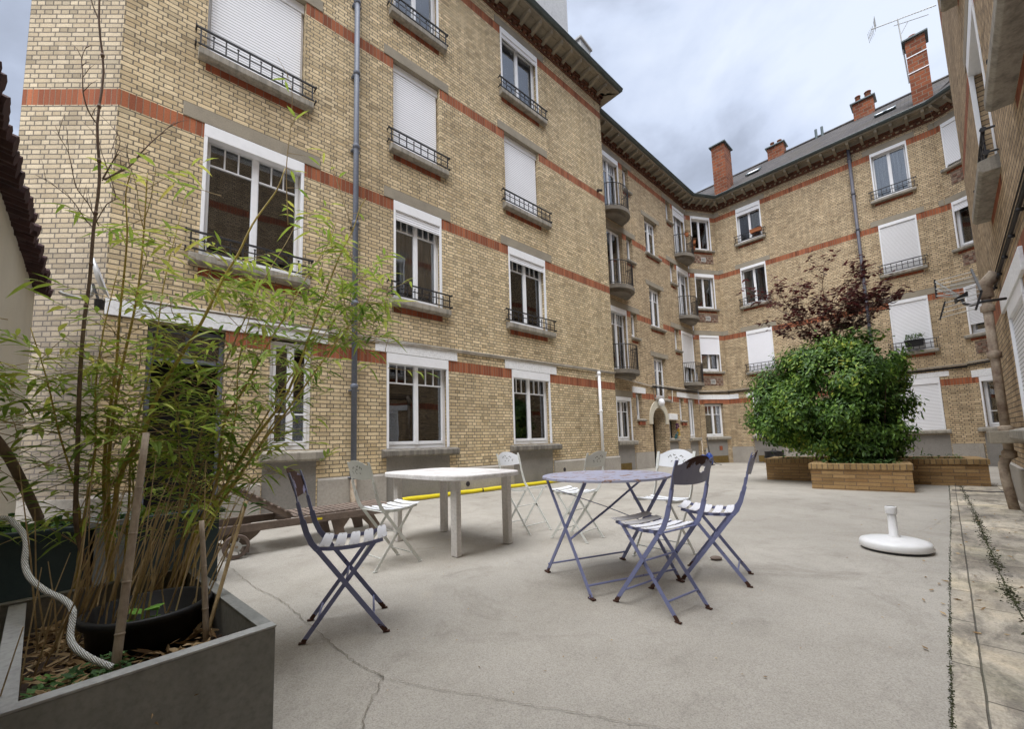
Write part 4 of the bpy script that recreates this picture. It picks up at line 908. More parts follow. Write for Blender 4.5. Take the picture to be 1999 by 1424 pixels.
for y in (.04, .58):
    pl = [(1.10, .238), (1.13, .13), (1.17, .02), (1.26, .0), (1.26, .06), (1.24, .12), (1.30, .21), (1.38, .225), (1.48, .19), (1.55, .11), (1.58, .0), (1.69, .0), (1.68, .12), (1.62, .22), (1.56, .238)]
    # two quads strips instead of a concave polygon
    lg = MB()
    for q in (((1.10,.238),(1.13,.13),(1.24,.13),(1.32,.238)), ((1.13,.13),(1.17,.0),(1.27,.0),(1.24,.13)), ((1.32,.238),(1.46,.205),(1.60,.238)), ((1.46,.205),(1.55,.11),(1.68,.11),(1.60,.238)), ((1.55,.11),(1.58,.0),(1.69,.0),(1.68,.11))):
        lg.prism([(p[0], p[1]) for p in q], y-.014, y+.014, axis='y')
    lg.build('leg', 'wood', lo_)
    bk = MB().prism([(.05, .238), (.10, .10), (.24, .10), (.36, .19), (.40, .238)], y-.014, y+.014, axis='y').build('wheel_bracket', 'wood', lo_)
for y in (-.05, .67):
    Mq = Ml @ Matrix.Translation((.17, y, .118)) @ Matrix.Rotation(pi/2, 4, 'X')
    w_ = MB().lathe([(.085, -.018), (.112, -.018), (.118, 0), (.112, .018), (.085, .018), (.085, -.018)], 28, cap=False).build('wheel', 'tyre', lo_, Mq, smooth=False)
    sp_ = MB().lathe([(0, -.022), (.045, -.022), (.045, .022), (0, .022)], 18, cap=False)
    for k in range(5): sp_.bar((0, 0, 0), (.09*cos(k*1.2566), .09*sin(k*1.2566), 0), .012, .02)
    sp_.build('hub', 'hub', w_, Mq); MB().lathe([(0, -.03), (.014, -.03), (.014, .03), (0, .03)], 10, cap=False).build('axle_cap', 'rustpipe', w_, Mq)
MB().box(.92, .985, -.0175, -.0165, .262, .285).build('maker_plate', 'yellow', lo_)
# ------------------------------------------------------------------ yellow pipes
for a, b, lab in ((3.76, 5.72, 'short yellow plastic pipe on the ground, left end, behind the white table legs'), (5.69, 10.1, 'long yellow plastic pipe on the ground along the wall base, right of the short one')):
    m = MB(); n_ = 12; y = -.14 if a < 4 else -.17
    pts = []
    for k in range(n_+1):
        u = a+(b-a)*k/n_; p = FA @ Vector((u, y+.012*sin(k*1.7), 0)); pts.append((p.x, p.y, gz(p.x, p.y)+.045+.004*sin(k)))
    m.tube(pts, .043, 14, cap=False); m.tube(pts[:1]+[tuple(Vector(pts[0])+(Vector(pts[1])-Vector(pts[0]))*.02)], .041, 14, mi=1)
    tag(m.build('yellow_pipe', ['yellow', 'interior'], None, smooth=True), lab, 'pipe', 'yellow pipes along the wall')
# ------------------------------------------------------------------ cross-shaped brick planter
Mp = Matrix.Translation((5.87, 8.23, 0)) @ Matrix.Rotation(atan2(-.633, .774)+radians(-2), 4, 'Z')
pl_ = tag(empty('brick_planter', Mx=Mp), 'low cross-shaped buff brick planter with a rowlock cap in the middle of the yard', 'planter')
def plus(o=0.0):
    a, b, c_, d, e, f = 0-(-o), 1.5-o, -1.1+o, 2.6-o, 2.0, 3.3
    return [(o, o), (1.45-o, o), (1.45-o, 1.95+o), (2.6-o, 1.95+o), (2.6-o, 3.3-o), (1.45-o, 3.3-o), (1.45-o, 5.2-o), (o, 5.2-o), (o, 3.3-o), (-1.1+o, 3.3-o), (-1.1+o, 1.95+o), (o, 1.95+o)]
def ringwall(name, mat, o0, o1, z0, z1, parent, Mx):
    A_, B_ = plus(o0), plus(o1); n = 12; m = MB()
    vs = [(*p, z0) for p in A_]+[(*p, z1) for p in A_]+[(*p, z1) for p in B_]+[(*p, z0) for p in B_]; fs = []
    for i in range(n):
        j = (i+1) % n; fs += [(i, j, j+n, i+n), (i+n, j+n, j+2*n, i+2*n), (i+2*n, j+2*n, j+3*n, i+3*n), (j, i, i+3*n, j+3*n)]
    return m.add(vs, fs).build(name, mat, parent, Mx)
ringwall('wall', 'planter_brick', 0, .2, -.6, .37, pl_, Mp); ringwall('cap', 'planter_cap', -.025, .23, .372, .47, pl_, Mp)
M['soil'] = plain('dark_soil', (.06, .04, .028), (.025, .018, .014), 8, 1, 1.0, 50, .8)
A_ = plus(.21); MB().add([(*p, .40) for p in A_], [tuple(range(12))]).build('soil', 'soil', pl_, Mp)
# ------------------------------------------------------------------ left garden wall with clay coping
Mg = Matrix.Translation((-5.69, 4.75, 0)) @ Matrix.Rotation(atan2(-.697, .717), 4, 'Z')   # X runs back towards the camera
gw = tag(empty('garden_wall', Mx=Mg), 'cream plastered garden wall with a dark clay tile coping along the left edge', 'wall')
MB().box(0, 9, -.28, 0, -.4, 3.02).build('wall', 'plaster', gw)
m = MB(); rr = random.Random(3)
for k in range(92):
    x = .02+k*.10; rj = .052+rr.uniform(-.007, .007); dz = rr.uniform(-.014, .014)
    for row, (ya, za, yb, zb) in enumerate(((.13, 3.03, -.36, 3.14),)):
        m.tube([(x+rr.uniform(-.01, .01), ya+rr.uniform(-.018, .018), za+dz), (x, yb, zb+dz)], [rj, rj*.9], 7)
m.box(0, 9.3, -.34, .05, 3.02, 3.06)
m.build('coping', 'copingtile', gw)
# satellite dish beside the pier
dm = tag(empty('satellite_dish', (-4.20, 3.70, 2.58)), 'white satellite dish on a bent steel arm by the garden wall', 'satellite dish')
MB().tube([(-.02, .02, .02), (.0, .03, .0), (.09, .12, -.02), (.13, .16, .03), (.135, .165, .14)], .017, 10).build('arm', 'hub', dm, smooth=True)
Md = Matrix.Translation((-4.03, 3.86, 2.78)) @ Matrix.Rotation(radians(38), 4, 'Z') @ Matrix.Rotation(radians(72), 4, 'Y')
MB().lathe([(0, .0), (.08, .006), (.14, .02), (.19, .04), (.195, .038), (.14, .014), (.08, .0), (0, -.008)], 30, cap=False).build('dish', 'pvc', dm, Md, smooth=True)
MB().tube([(-4.06, 3.86, 2.72), (-3.90, 3.78, 2.50)], .012, 6).lathe([(0, 0), (.035, 0), (.04, .09), (0, .1)], 12, (-3.90, 3.78, 2.44), cap=False).build('receiver', 'iron', dm, Matrix())
# ------------------------------------------------------------------ tv aerials
an = tag(empty('tv_antenna', Mx=FC @ Matrix.Translation((-.22, .5, 14.8))), 'long yagi television aerial on a mast fixed to the tall chimney', 'antenna')
I_ = FC
m = MB().tube([(-.14, .5, 14.85), (-.22, .5, 17.75)], .025, 6); m.build('mast', 'hub', an, I_)
m = MB(); bu0, bu1 = (-1.02, .5, 17.95), (.85, .5, 17.42)
m.tube([bu0, bu1], .02, 6)
for k in range(20):
    t = .1+k*.9/20; p = Vector(bu0).lerp(Vector(bu1), t); h_ = .20-.07*t; m.tube([p+Vector((-.06, -h_, -.12)), p+Vector((.06, h_, .12))], .008, 4)
for s in (-1, 1):
    m.tube([Vector((-.92, .5, 17.92)), Vector((-1.12+.25*(s > 0), .5+.1*s, 17.92+.38*s))], .014, 5)
    for j in range(5): t = (j+1)/5; p = Vector((-.92, .5, 17.92)).lerp(Vector((-1.12+.25*(s > 0), .5+.1*s, 17.92+.38*s)), t); m.tube([p-Vector((0, .3, 0)), p+Vector((0, .3, 0))], .006, 4)
m.tube([(-.35, .5, 17.55), (.62, .5, 17.22)], .014, 5).tube([(.05, .5, 17.4), (-.17, .5, 17.05)], .012, 5)
m.build('boom', 'hub', an, I_)
an = tag(empty('tv_antenna', (4.10, 3.44, 2.15)), 'small wide aerial with thin rods and dark end fins, fixed by the rusty downpipe', 'antenna')
m = MB().tube([(4.26, 3.42, 2.16), (4.10, 3.46, 2.15), (4.19, 3.62, 2.17), (4.25, 3.73, 2.22), (4.275, 3.77, 2.30)], .012, 8).build('mast', 'iron', an, Matrix(), smooth=True)
Lt, Lb, Rt, Rb = [Vector(v) for v in ((4.464,4.157,2.604), (4.462,4.159,2.449), (4.107,3.506,2.439), (4.05,3.419,2.25))]
L2t, L2b, R2t, R2b = [Vector(v) for v in ((4.349,3.987,2.315), (4.321,4.018,2.173), (4.051,3.417,2.215), (4.026,3.447,2.09))]
m = MB()
for k in range(5): t = k/4; m.tube([Lt.lerp(Lb, t), Rt.lerp(Rb, t)], .0035, 4)
for k in range(4): t = k/3; m.tube([L2t.lerp(L2b, t), R2t.lerp(R2b, t)], .0035, 4)
bx_ = Vector((4.275, 3.77, 2.30))
for P0 in (Lt*.5+Lb*.5, Lb, Lt): m.tube([P0, bx_], .007, 5)
for k in range(9):
    t = .1+k*.09; p = (Lt*.5+Lb*.5).lerp(bx_, t); d = (Rt-Lt).normalized()*.07; m.tube([p-d, p+d+Vector((0, 0, .012))], .005, 4)
m.build('elements', 'hub', an, Matrix())
for a, b in ((Lt, Lb), (Rt, Rb), (L2t, L2b), (R2t, R2b)):
    d = (b-a); md = (a+b)/2; MB().strip([a-d*.12, a+d*.1, md, b-d*.1, b+d*.12], .014, .03, (d.cross(Vector((.5,.5,.1))))).build('end_fin', 'iron', an, Matrix())
MB().strip([(4.24, 3.79, 2.27), (4.31, 3.75, 2.32)], .05, .05, (0, 0, 1)).build('junction_box', 'iron', an, Matrix())
# ------------------------------------------------------------------ things on sills and balconies
M['terracotta'] = plain('terracotta', (.42, .16, .07), (.28, .10, .05), 5, .9, .2, 40, .6)
M['blackplastic'] = plain('black_plastic', (.012, .012, .013), (.03, .03, .03), 4, .5, .1, 40, .5)
M['leafgreen'] = plain('sill_plant_leaves', (.09, .17, .03), (.04, .09, .02), 12, .7, .3, 40, .7)
M['dryleaf'] = plain('dry_plant', (.22, .12, .06), (.12, .06, .04), 12, .9, .3, 40, .7)
def tuft(name, mat, parent, Mx, n, w, d, h, ll, seed, lw=.012, base=0):
    rr = random.Random(seed); m = MB()
    for k in range(n):
        x, y = rr.uniform(-w, w)/2, rr.uniform(-d, d)/2; a = rr.uniform(0, 2*pi); t = rr.uniform(.2, 1.1); z = base+rr.uniform(0, h); L2 = ll*rr.uniform(.6, 1.2)
        dx, dy, dz = cos(a)*sin(t), sin(a)*sin(t), cos(t); s = Vector((-sin(a), cos(a), 0))*lw
        p = Vector((x, y, z)); q = p+Vector((dx, dy, dz))*L2*.55; e = p+Vector((dx, dy, dz*.6))*L2
        m.add([p, q+s, e, q-s], [(0,1,2,3)])
    return m.build(name, mat, parent, Mx)
def box_planter(name, F, u, y, z, w, h, mat, label, plant, pm, seed, hh=.12, ll=.14):
    Mx = F @ Matrix.Translation((u, y, z)); e = tag(empty(name, Mx=Mx), label, 'planter')
    m = MB(); m.add([(-w/2*.92, -.07, 0), (w/2*.92, -.07, 0), (w/2*.92, .07, 0), (-w/2*.92, .07, 0), (-w/2, -.085, h), (w/2, -.085, h), (w/2, .085, h), (-w/2, .085, h)], [(0,3,2,1), (0,1,5,4), (1,2,6,5), (2,3,7,6), (3,0,4,7)])
    m.box(-w/2-.012, w/2+.012, -.097, -.075, h-.02, h+.004).box(-w/2-.012, w/2+.012, .075, .097, h-.02, h+.004).quad((-w/2, -.08, h-.03), (w/2, -.08, h-.03), (w/2, .08, h-.03), (-w/2, .08, h-.03))
    m.build('box', mat, e, Mx)
    if plant: tuft(plant, pm, e, Mx, 150, w*.9, .16, hh, ll, seed, base=h-.02)
    return e
box_planter('window_box', FC, -.92, -.2, 4.22, .52, .24, 'blackplastic', 'black window box with green plants hooked on the guard before a slatted shutter', 'plant', 'leafgreen', 4, .16, .2)
box_planter('window_box', FC, -5.78, -.12, 10.78, .5, .16, 'terracotta', 'terracotta window box on the top floor guard of the rear facade', None, None, 5)
for (u, y, z), lab, sd in (((19.0, -.50, 10.62), 'dry brown potted plant hooked on the far top balcony, left pot', 6), ((19.78, -.50, 10.5), 'dry brown potted plant on the far top balcony, right side and lower', 7), ((19.98, -.38, 10.3), 'lowest dry brown potted plant on the right end of the far top balcony', 8)):
    Mx = FB @ Matrix.Translation((u, y, z)); e = tag(empty('flower_pot', Mx=Mx), lab, 'flower pot', 'dry pots on the far balcony')
    MB().lathe([(0, 0), (.075, 0), (.10, .15), (.085, .15), (.08, .12), (0, .12)], 14, cap=False).build('pot', 'terracotta', e, Mx); tuft('plant', 'dryleaf', e, Mx, 60, .2, .2, .1, .12, sd, .018, .12)
box_planter('window_box', FC2, w0+.95, .08, 4.40, .34, .12, 'blackplastic', 'small dark pot with a green plant behind the half-lowered shutter on the right', 'plant', 'leafgreen', 9, .1, .12)
M['purple'] = plain('purple_cloth', (.16, .04, .16), None, 9, .7, .2, 30, .5); M['gold'] = plain('golden_cloth', (.75, .50, .04), None, 9, .7, .2, 30, .5); M['teal'] = plain('teal_cloth', (.10, .28, .32), None, 9, .7, .2, 30, .5)
e = tag(empty('niche_ornament', Mx=FB @ Matrix.Translation((17.5, -.1, 1.07))), 'bunch of purple, yellow and blue ornaments hanging in the wall niche beside the arched door', 'ornament')
Mx = FB @ Matrix.Translation((17.5, -.1, 1.07))
for nm, mt, ps in (('purple_flower', 'purple', ((-.02, 0, .56, .09), (.05, -.02, .50, .07), (-.05, 0, .44, .07))), ('yellow_flower', 'gold', ((.02, -.02, .28, .10), (.06, -.03, .16, .09), (.0, -.03, .40, .05))), ('blue_flower', 'teal', ((-.16, 0, .10, .09), (-.22, 0, .03, .07), (-.08, -.02, .22, .06)))):
    m = MB(); rr = random.Random(len(nm))
    for x, y, z, r in ps:
        for k in range(26):
            a, b = rr.uniform(0, 6.28), rr.uniform(-1.3, 1.5); d = Vector((cos(a)*cos(b), sin(a)*cos(b), sin(b))); s = d.cross(Vector((.3, .5, .8))).normalized()*.025; c0 = Vector((x, y, z))
            m.add([c0, c0+d*r*.6+s, c0+d*r, c0+d*r*.6-s], [(0,1,2,3)])
    m.build(nm, mt, e, Mx)
M['blue'] = plain('blue_enamel', (.03, .07, .30), (.02, .03, .12), 7, .4, .1, 40, .6)
zb_ = gz(8.3, 17.7); e = tag(empty('gas_bottle_trolley', (8.28, 17.72, zb_)), 'blue enamelled bottle trolley with a hose beside the far ground-floor wall', 'trolley')
MB().lathe([(0, .05), (.13, .05), (.14, .09), (.14, .42), (.09, .50), (.04, .54), (0, .55)], 18, (.09, 0, 0), cap=False).lathe([(0, .05), (.12, .05), (.13, .09), (.13, .36), (.08, .45), (0, .47)], 18, (-.15, .03, 0), cap=False).build('bottle', 'blue', e, smooth=True)
MB().box(-.3, .25, -.16, -.13, .02, .05).box(-.3, .25, .13, .16, .02, .05).box(-.3, -.27, -.16, .16, .02, .05).box(.22, .25, -.16, .16, .02, .05).box(-.02, .0, .13, .16, .05, .62).box(-.05, .03, .12, .17, .62, .66).build('frame', 'iron', e)
MB().tube([(.09, 0, .54), (.12, .1, .66), (.2, .3, .9), (.28, .42, 1.2), (.3, .5, .9), (.32, .35, .4), (.45, .2, .05), (.6, .0, .02)], .014, 6).build('hose', 'iron', e, smooth=True)
e = MB().lathe([(.30, 0), (.31, .03), (.27, .14), (.18, .23), (.05, .27), (0, .275)], 26).tube([(-.06, 0, .26), (-.05, 0, .31), (.05, 0, .31), (.06, 0, .26)], .012, 6).build('bin', 'blackplastic', None, Matrix.Translation((9.07, 14.4, .27)), smooth=True)
MB()
tag(e, 'black rounded bin showing above the left end of the brick planter', 'bin')
bb = MB().lathe([(.24, 0), (.26, .04), (.29, .62), (.30, .64)], 26).build('drum', 'blackplastic', e, Matrix.Translation((9.07, 14.4, gz(9.07,14.4)-.02)), smooth=True)
e = MB(); e.lathe([(0, 0), (.035, .004), (.04, .014), (.025, .026), (0, .03)], 10, cap=False)
tag(e.build('stone', 'wood', None, Matrix.Translation((1.72, 3.66, 0)) @ Matrix.Scale(1.3, 4, (1, .2, 0))), 'small brown stone on the concrete beside the bright white chair', 'stone')
# ------------------------------------------------------------------ planting
def leafmat(name, stops, rough=.55, scale=.9, trans=.25):
    t = NT(name); g = t.n('ShaderNodeNewGeometry'); n = t.noise(t.obj(), scale, 3, .6)
    f = t.math('ADD', t.math('MULTIPLY', g.outputs['Random Per Island'], .52), t.math('MULTIPLY', t.ramp(n, [(.3, 0), (.7, 1)]), .42))
    col = t.ramp(f, stops); t.set(col, rough, spec=.35)
    tr = t.n('ShaderNodeBsdfTranslucent'); t.l(col, tr.inputs['Color']); mx = t.n('ShaderNodeMixShader'); mx.inputs[0].default_value = trans
    t.l(t.b.outputs[0], mx.inputs[1]); t.l(tr.outputs[0], mx.inputs[2]); t.l(mx.outputs[0], t.out.inputs['Surface']); return t.m
M['bamboo_leaf'] = leafmat('bamboo_leaf', [(.08, (.10, .19, .035)), (.28, (.25, .38, .06)), (.52, (.38, .48, .08)), (.74, (.60, .60, .13)), (.86, (.74, .62, .17)), (.97, (.55, .36, .16))], trans=.38)
M['shrub_leaf'] = leafmat('shrub_leaf', [(.15, (.04, .085, .022)), (.42, (.08, .165, .032)), (.62, (.15, .28, .045)), (.78, (.32, .44, .07)), (.90, (.58, .56, .09))], .45, 1.3)
M['purple_leaf'] = leafmat('purple_leaf', [(.15, (.035, .010, .014)), (.5, (.12, .032, .034)), (.85, (.20, .06, .05))], .5)
M['litter'] = leafmat('dry_leaf_litter', [(.12, (.14, .085, .04)), (.40, (.38, .25, .12)), (.65, (.58, .42, .23)), (.9, (.68, .55, .36))], .8, 5)
M['groundleaf'] = leafmat('small_green_leaf', [(.15, (.03, .08, .02)), (.5, (.07, .15, .04)), (.85, (.15, .28, .06))], .6, 5)
M['culm'] = plain('bamboo_culm', (.52, .41, .11), (.30, .20, .06), 14, .45, .1, 60, .9)
M['drystem'] = plain('dry_stem', (.46, .35, .19), (.26, .18, .09), 14, .7, .1, 60, .8)
M['bark'] = plain('grey_brown_twig', (.23, .165, .13), (.12, .085, .07), 14, .8, .2, 60, .8)
M['cane'] = plain('weathered_cane', (.40, .33, .25), (.22, .17, .13), 8, .7, .15, 60, .8, streak=True)
M['greybox'] = plain('grey_fibre_planter', (.26, .262, .248), (.13, .135, .125), 2.2, .75, .25, 60, .95)
M['greyrim'] = plain('pale_planter_rim', (.36, .36, .345), (.14, .13, .13), 3, .8, .3, 60, .8)
M['greentub'] = plain('dark_green_plastic', (.018, .032, .034), (.035, .042, .042), 4, .5, .1, 50, .5)
M['zincbox'] = plain('galvanised_panel', (.19, .20, .20), (.13, .14, .145), 2, .5, .05, 40, .7, metal=.2)
M['rope'] = plain('braided_cord', (.60, .60, .55), (.30, .30, .27), 30, .8, .5, 300, .8)
STEMS = {'S1': ([[-1.8,1.83,0.38],[-1.85,1.8,0.62],[-1.87,1.78,0.77],[-1.88,1.78,0.92],[-1.89,1.78,1.17],[-1.9,1.78,1.41],[-1.91,1.79,1.66],[-1.91,1.8,1.85],[-1.91,1.8,2.09],[-1.91,1.81,2.35],[-1.93,1.8,2.62],[-1.94,1.82,2.91],[-1.96,1.8,3.16],[-1.97,1.8,3.45]], 0.011), 'S1a': ([[-2.0,1.84,3.21],[-2.02,1.82,3.28],[-2.03,1.81,3.35]], 0.004), 'S1b': ([[-1.94,1.86,2.38],[-1.92,1.89,2.43],[-1.88,1.92,2.49],[-1.86,1.95,2.58],[-1.83,1.98,2.67],[-1.8,2.01,2.75],[-1.77,2.04,2.83]], 0.005), 'S1c': ([[-1.97,1.84,2.65],[-2.0,1.82,2.71],[-2.01,1.8,2.79],[-2.02,1.8,2.9],[-2.03,1.8,2.97],[-2.02,1.81,3.05]], 0.004), 'S1d': ([[-1.94,1.85,2.14],[-1.97,1.83,2.23],[-1.98,1.81,2.26],[-2.0,1.79,2.31],[-2.02,1.77,2.45],[-2.04,1.75,2.51],[-2.06,1.74,2.57]], 0.003), 'S1e': ([[-1.95,1.84,2.12],[-1.97,1.81,2.16],[-2.0,1.78,2.23],[-2.05,1.74,2.28],[-2.08,1.7,2.3]], 0.003), 'S1f': ([[-1.95,1.84,2.14],[-1.93,1.87,2.26],[-1.91,1.89,2.32],[-1.95,1.85,2.51],[-1.98,1.84,2.66]], 0.003), 'S1g': ([[-1.97,1.88,2.4],[-1.94,1.92,2.59],[-1.95,1.92,2.67],[-1.96,1.9,2.55]], 0.003), 'S1h': ([[-1.97,1.88,2.39],[-1.94,1.92,2.56],[-1.93,1.93,2.48]], 0.003), 'S2': ([[-1.86,1.95,0.38],[-1.9,1.92,0.91],[-1.9,1.92,1.21],[-1.89,1.93,1.44],[-1.89,1.93,1.7],[-1.88,1.93,1.97],[-1.88,1.93,2.16],[-1.89,1.92,2.34],[-1.88,1.93,2.47]], 0.009), 'S3': ([[-1.82,1.92,0.38],[-1.88,1.92,0.91],[-1.89,1.93,1.18],[-1.89,1.95,1.4],[-1.89,1.97,1.55],[-1.88,1.99,1.74],[-1.88,2.01,1.92],[-1.89,2.03,2.21],[-1.9,2.04,2.39],[-1.9,2.04,2.54]], 0.009), 'S4': ([[-1.81,1.89,0.38],[-1.81,1.89,0.91],[-1.76,1.94,1.11],[-1.73,1.96,1.28],[-1.68,2.0,1.46],[-1.6,2.07,1.72],[-1.53,2.12,1.98],[-1.48,2.15,2.12],[-1.43,2.19,2.32],[-1.38,2.23,2.46],[-1.33,2.25,2.57],[-1.3,2.27,2.71]], 0.012), 'S5': ([[-1.58,1.96,0.38],[-1.55,2.04,0.69],[-1.51,2.1,0.88],[-1.51,2.14,1.2],[-1.46,2.2,1.37],[-1.37,2.3,1.69],[-1.31,2.36,1.87],[-1.24,2.43,2.11],[-1.15,2.5,2.34],[-1.11,2.54,2.53]], 0.008), 'S6': ([[-1.56,1.93,0.38],[-1.5,2.02,0.69],[-1.42,2.1,0.88],[-1.34,2.18,1.08],[-1.24,2.25,1.27],[-1.11,2.35,1.54],[-1.03,2.4,1.7],[-0.93,2.46,1.87],[-0.84,2.51,2.07]], 0.008), 'S7': ([[-1.63,1.99,0.38],[-1.55,2.06,0.69],[-1.48,2.13,0.88],[-1.39,2.19,1.1],[-1.26,2.29,1.38],[-1.15,2.36,1.81],[-1.04,2.42,2.22],[-0.97,2.46,2.42],[-0.94,2.48,2.56],[-0.9,2.49,2.65]], 0.01), 'S9': ([[-1.58,1.99,0.38],[-1.52,2.11,0.72],[-1.48,2.19,0.96],[-1.38,2.32,1.28],[-1.28,2.42,1.55],[-1.19,2.51,1.8],[-1.09,2.58,2.0]], 0.007), 'S10': ([[-1.58,1.9,0.38],[-1.52,1.98,0.77],[-1.44,2.06,1.01],[-1.42,2.1,1.27],[-1.43,2.12,1.54],[-1.38,2.18,1.95]], 0.006), 'S11': ([[-1.6,1.87,0.38],[-1.58,1.97,0.78],[-1.57,2.04,1.06],[-1.55,2.12,1.38],[-1.5,2.23,1.74],[-1.43,2.33,2.08],[-1.36,2.42,2.34],[-1.32,2.48,2.54]], 0.006), 'S12': ([[-1.9,1.84,0.38],[-1.91,1.83,0.81],[-1.96,1.77,1.15],[-1.99,1.73,1.39],[-2.03,1.69,1.6]], 0.006), 'S13': ([[-1.84,1.98,0.38],[-1.88,2.03,0.82],[-1.91,2.06,1.12],[-1.9,2.14,1.56],[-1.92,2.2,1.98],[-1.91,2.27,2.41],[-1.91,2.31,2.59]], 0.006), 'S14': ([[-1.86,1.78,0.38],[-1.88,1.82,0.77],[-1.89,1.86,1.07],[-1.92,1.87,1.36],[-1.93,1.9,1.66],[-1.93,1.95,1.98]], 0.006), 'S15': ([[-1.58,1.93,0.38],[-1.59,2.04,0.81],[-1.57,2.11,1.06],[-1.56,2.17,1.28],[-1.53,2.23,1.45]], 0.006), 'S16': ([[-1.62,1.91,0.38],[-1.61,1.99,0.7],[-1.63,2.02,0.94],[-1.69,2.05,1.27],[-1.75,2.06,1.56],[-1.82,2.04,1.8]], 0.005), 'S17': ([[-1.57,1.99,0.38],[-1.51,2.15,0.8],[-1.42,2.27,1.05],[-1.31,2.41,1.38],[-1.25,2.49,1.61],[-1.12,2.61,1.94],[-1.01,2.72,2.3]], 0.006), 'S18': ([[-1.79,1.94,0.38],[-1.83,2.0,0.78],[-1.87,2.02,1.02],[-1.92,2.03,1.28],[-2.02,1.99,1.53]], 0.005), 'S19': ([[-0.96,2.44,2.4],[-1.07,2.39,2.79],[-1.12,2.37,3.04]], 0.003), 'S20': ([[-1.1,1.96,2.18],[-1.11,1.95,2.48],[-1.1,1.96,2.71],[-1.1,1.96,2.94],[-1.16,1.93,3.08]], 0.003)}
from mathutils import noise as mnoise
def catmull(P, k=3):
    P = [Vector(p) for p in P]; out = []
    for i in range(len(P)-1):
        p0 = P[max(i-1, 0)]; p1 = P[i]; p2 = P[i+1]; p3 = P[min(i+2, len(P)-1)]
        for j in range(k):
            t = j/k; out.append(.5*((2*p1)+(p2-p0)*t+(2*p0-5*p1+4*p2-p3)*t*t+(3*p1-p0-3*p2+p3)*t**3))
    out.append(P[-1]); return out
def stem_mesh(P, r, nodes=True, n=7, tip=.35, knot=1.28):
    C = catmull(P, 3); L = [0]
    for i in range(1, len(C)): L.append(L[-1]+(C[i]-C[i-1]).length)
    T = L[-1] or 1; m = MB(); rr = [r*(1-(1-tip)*(l/T)**1.3) for l in L]; m.tube(C, rr, n)
    if nodes:
        s = .13
        while s < T-.05:
            for i in range(1, len(C)):
                if L[i] >= s: break
            t = (s-L[i-1])/max(1e-6, L[i]-L[i-1]); p = C[i-1].lerp(C[i], t); d = (C[i]-C[i-1]).normalized(); q = rr[i]*knot
            m.tube([p-d*.005, p, p+d*.004], [rr[i], q, rr[i]], n, cap=False); s += .15
    return m, C
def leaf(m, p, d, L, w, rr, fold=.25, droop=.35):
    """pointed leaf blade from p along d, folded on the midrib and drooping"""
    d = d.normalized(); s = d.cross(Vector((rr.uniform(-.4, .4), rr.uniform(-.4, .4), 1))).normalized(); n = s.cross(d).normalized()
    if n.z < 0: n = -n
    a = p+d*L*.28-n*0; b = p+d*L*.62+Vector((0, 0, -droop*L*.10)); e = p+d*L+Vector((0, 0, -droop*L*.32))
    m.add([p, a+s*w*.5+n*w*fold, a, a-s*w*.5+n*w*fold, b+s*w*.42+n*w*fold, b, b-s*w*.42+n*w*fold, e],
          [(0,2,1), (0,3,2), (1,2,5,4), (2,3,6,5), (4,5,7), (5,6,7)])
# --- foreground grey planter box
X1 = Vector((-.755, .656, 0)).normalized(); Y1 = Vector((-X1.y, X1.x, 0))
Mb0 = Matrix(((X1.x, Y1.x, 0, -.765), (X1.y, Y1.y, 0, 1.352), (0, 0, 1, 0), (0, 0, 0, 1)))
PL_, PW = 1.09, 1.12
gp = tag(empty('planter_box', Mx=Mb0), 'long grey rectangular planter box in the left foreground, full of dry leaves', 'planter')
t_ = .036; hz = .50
MB().box(0, t_, 0, PW, 0, hz-.004).box(PL_-t_, PL_, 0, PW, 0, hz-.004).box(t_, PL_-t_, 0, t_, 0, hz-.004).box(t_, PL_-t_, PW-t_, PW, 0, hz-.004).build('wall', 'greybox', gp, bevel=.002)
MB().box(-.002, t_+.003, -.002, PW, hz-.003, hz+.004).build('front_rim', 'greyrim', gp, bevel=.0015)
MB().box(t_+.006, PL_+.002, -.002, t_+.002, hz-.003, hz+.002).box(PL_-t_-.002, PL_+.002, t_+.004, PW, hz-.003, hz+.002).build('side_rim', 'greybox', gp, bevel=.0015)
MB().box(t_+.001, PL_-t_-.001, .52, .565, .1, hz-.006).build('divider', 'greyrim', gp, bevel=.002)
sg = MB(); n = 34; rr = random.Random(11)
vs = [(t_+(PL_-2*t_)*i/n, t_+(PW-2*t_)*j/n, .345+.03*rr.random()+.02*sin(i*.7)*cos(j*.5)-(.06 if j > n*.5 else 0)) for j in range(n+1) for i in range(n+1)]
sg.add(vs, [(j*(n+1)+i, j*(n+1)+i+1, (j+1)*(n+1)+i+1, (j+1)*(n+1)+i) for j in range(n) for i in range(n)]); sg.build('soil', 'soil', gp, smooth=True)
def flatleaf(m, p, a, L, w, rr, tilt=.35):
    d = Vector((cos(a), sin(a), rr.uniform(-tilt, tilt))).normalized(); s = Vector((-sin(a), cos(a), rr.uniform(-tilt, tilt))).normalized(); k = rr.uniform(-.15, .25)*L
    m.add([p, p+d*L*.4+s*w/2, p+d*L+Vector((0, 0, k*.5)), p+d*L*.4-s*w/2, p+d*L*.45+Vector((0, 0, k))], [(0, 4, 1), (1, 4, 2), (2, 4, 3), (3, 4, 0)])
lt = MB()
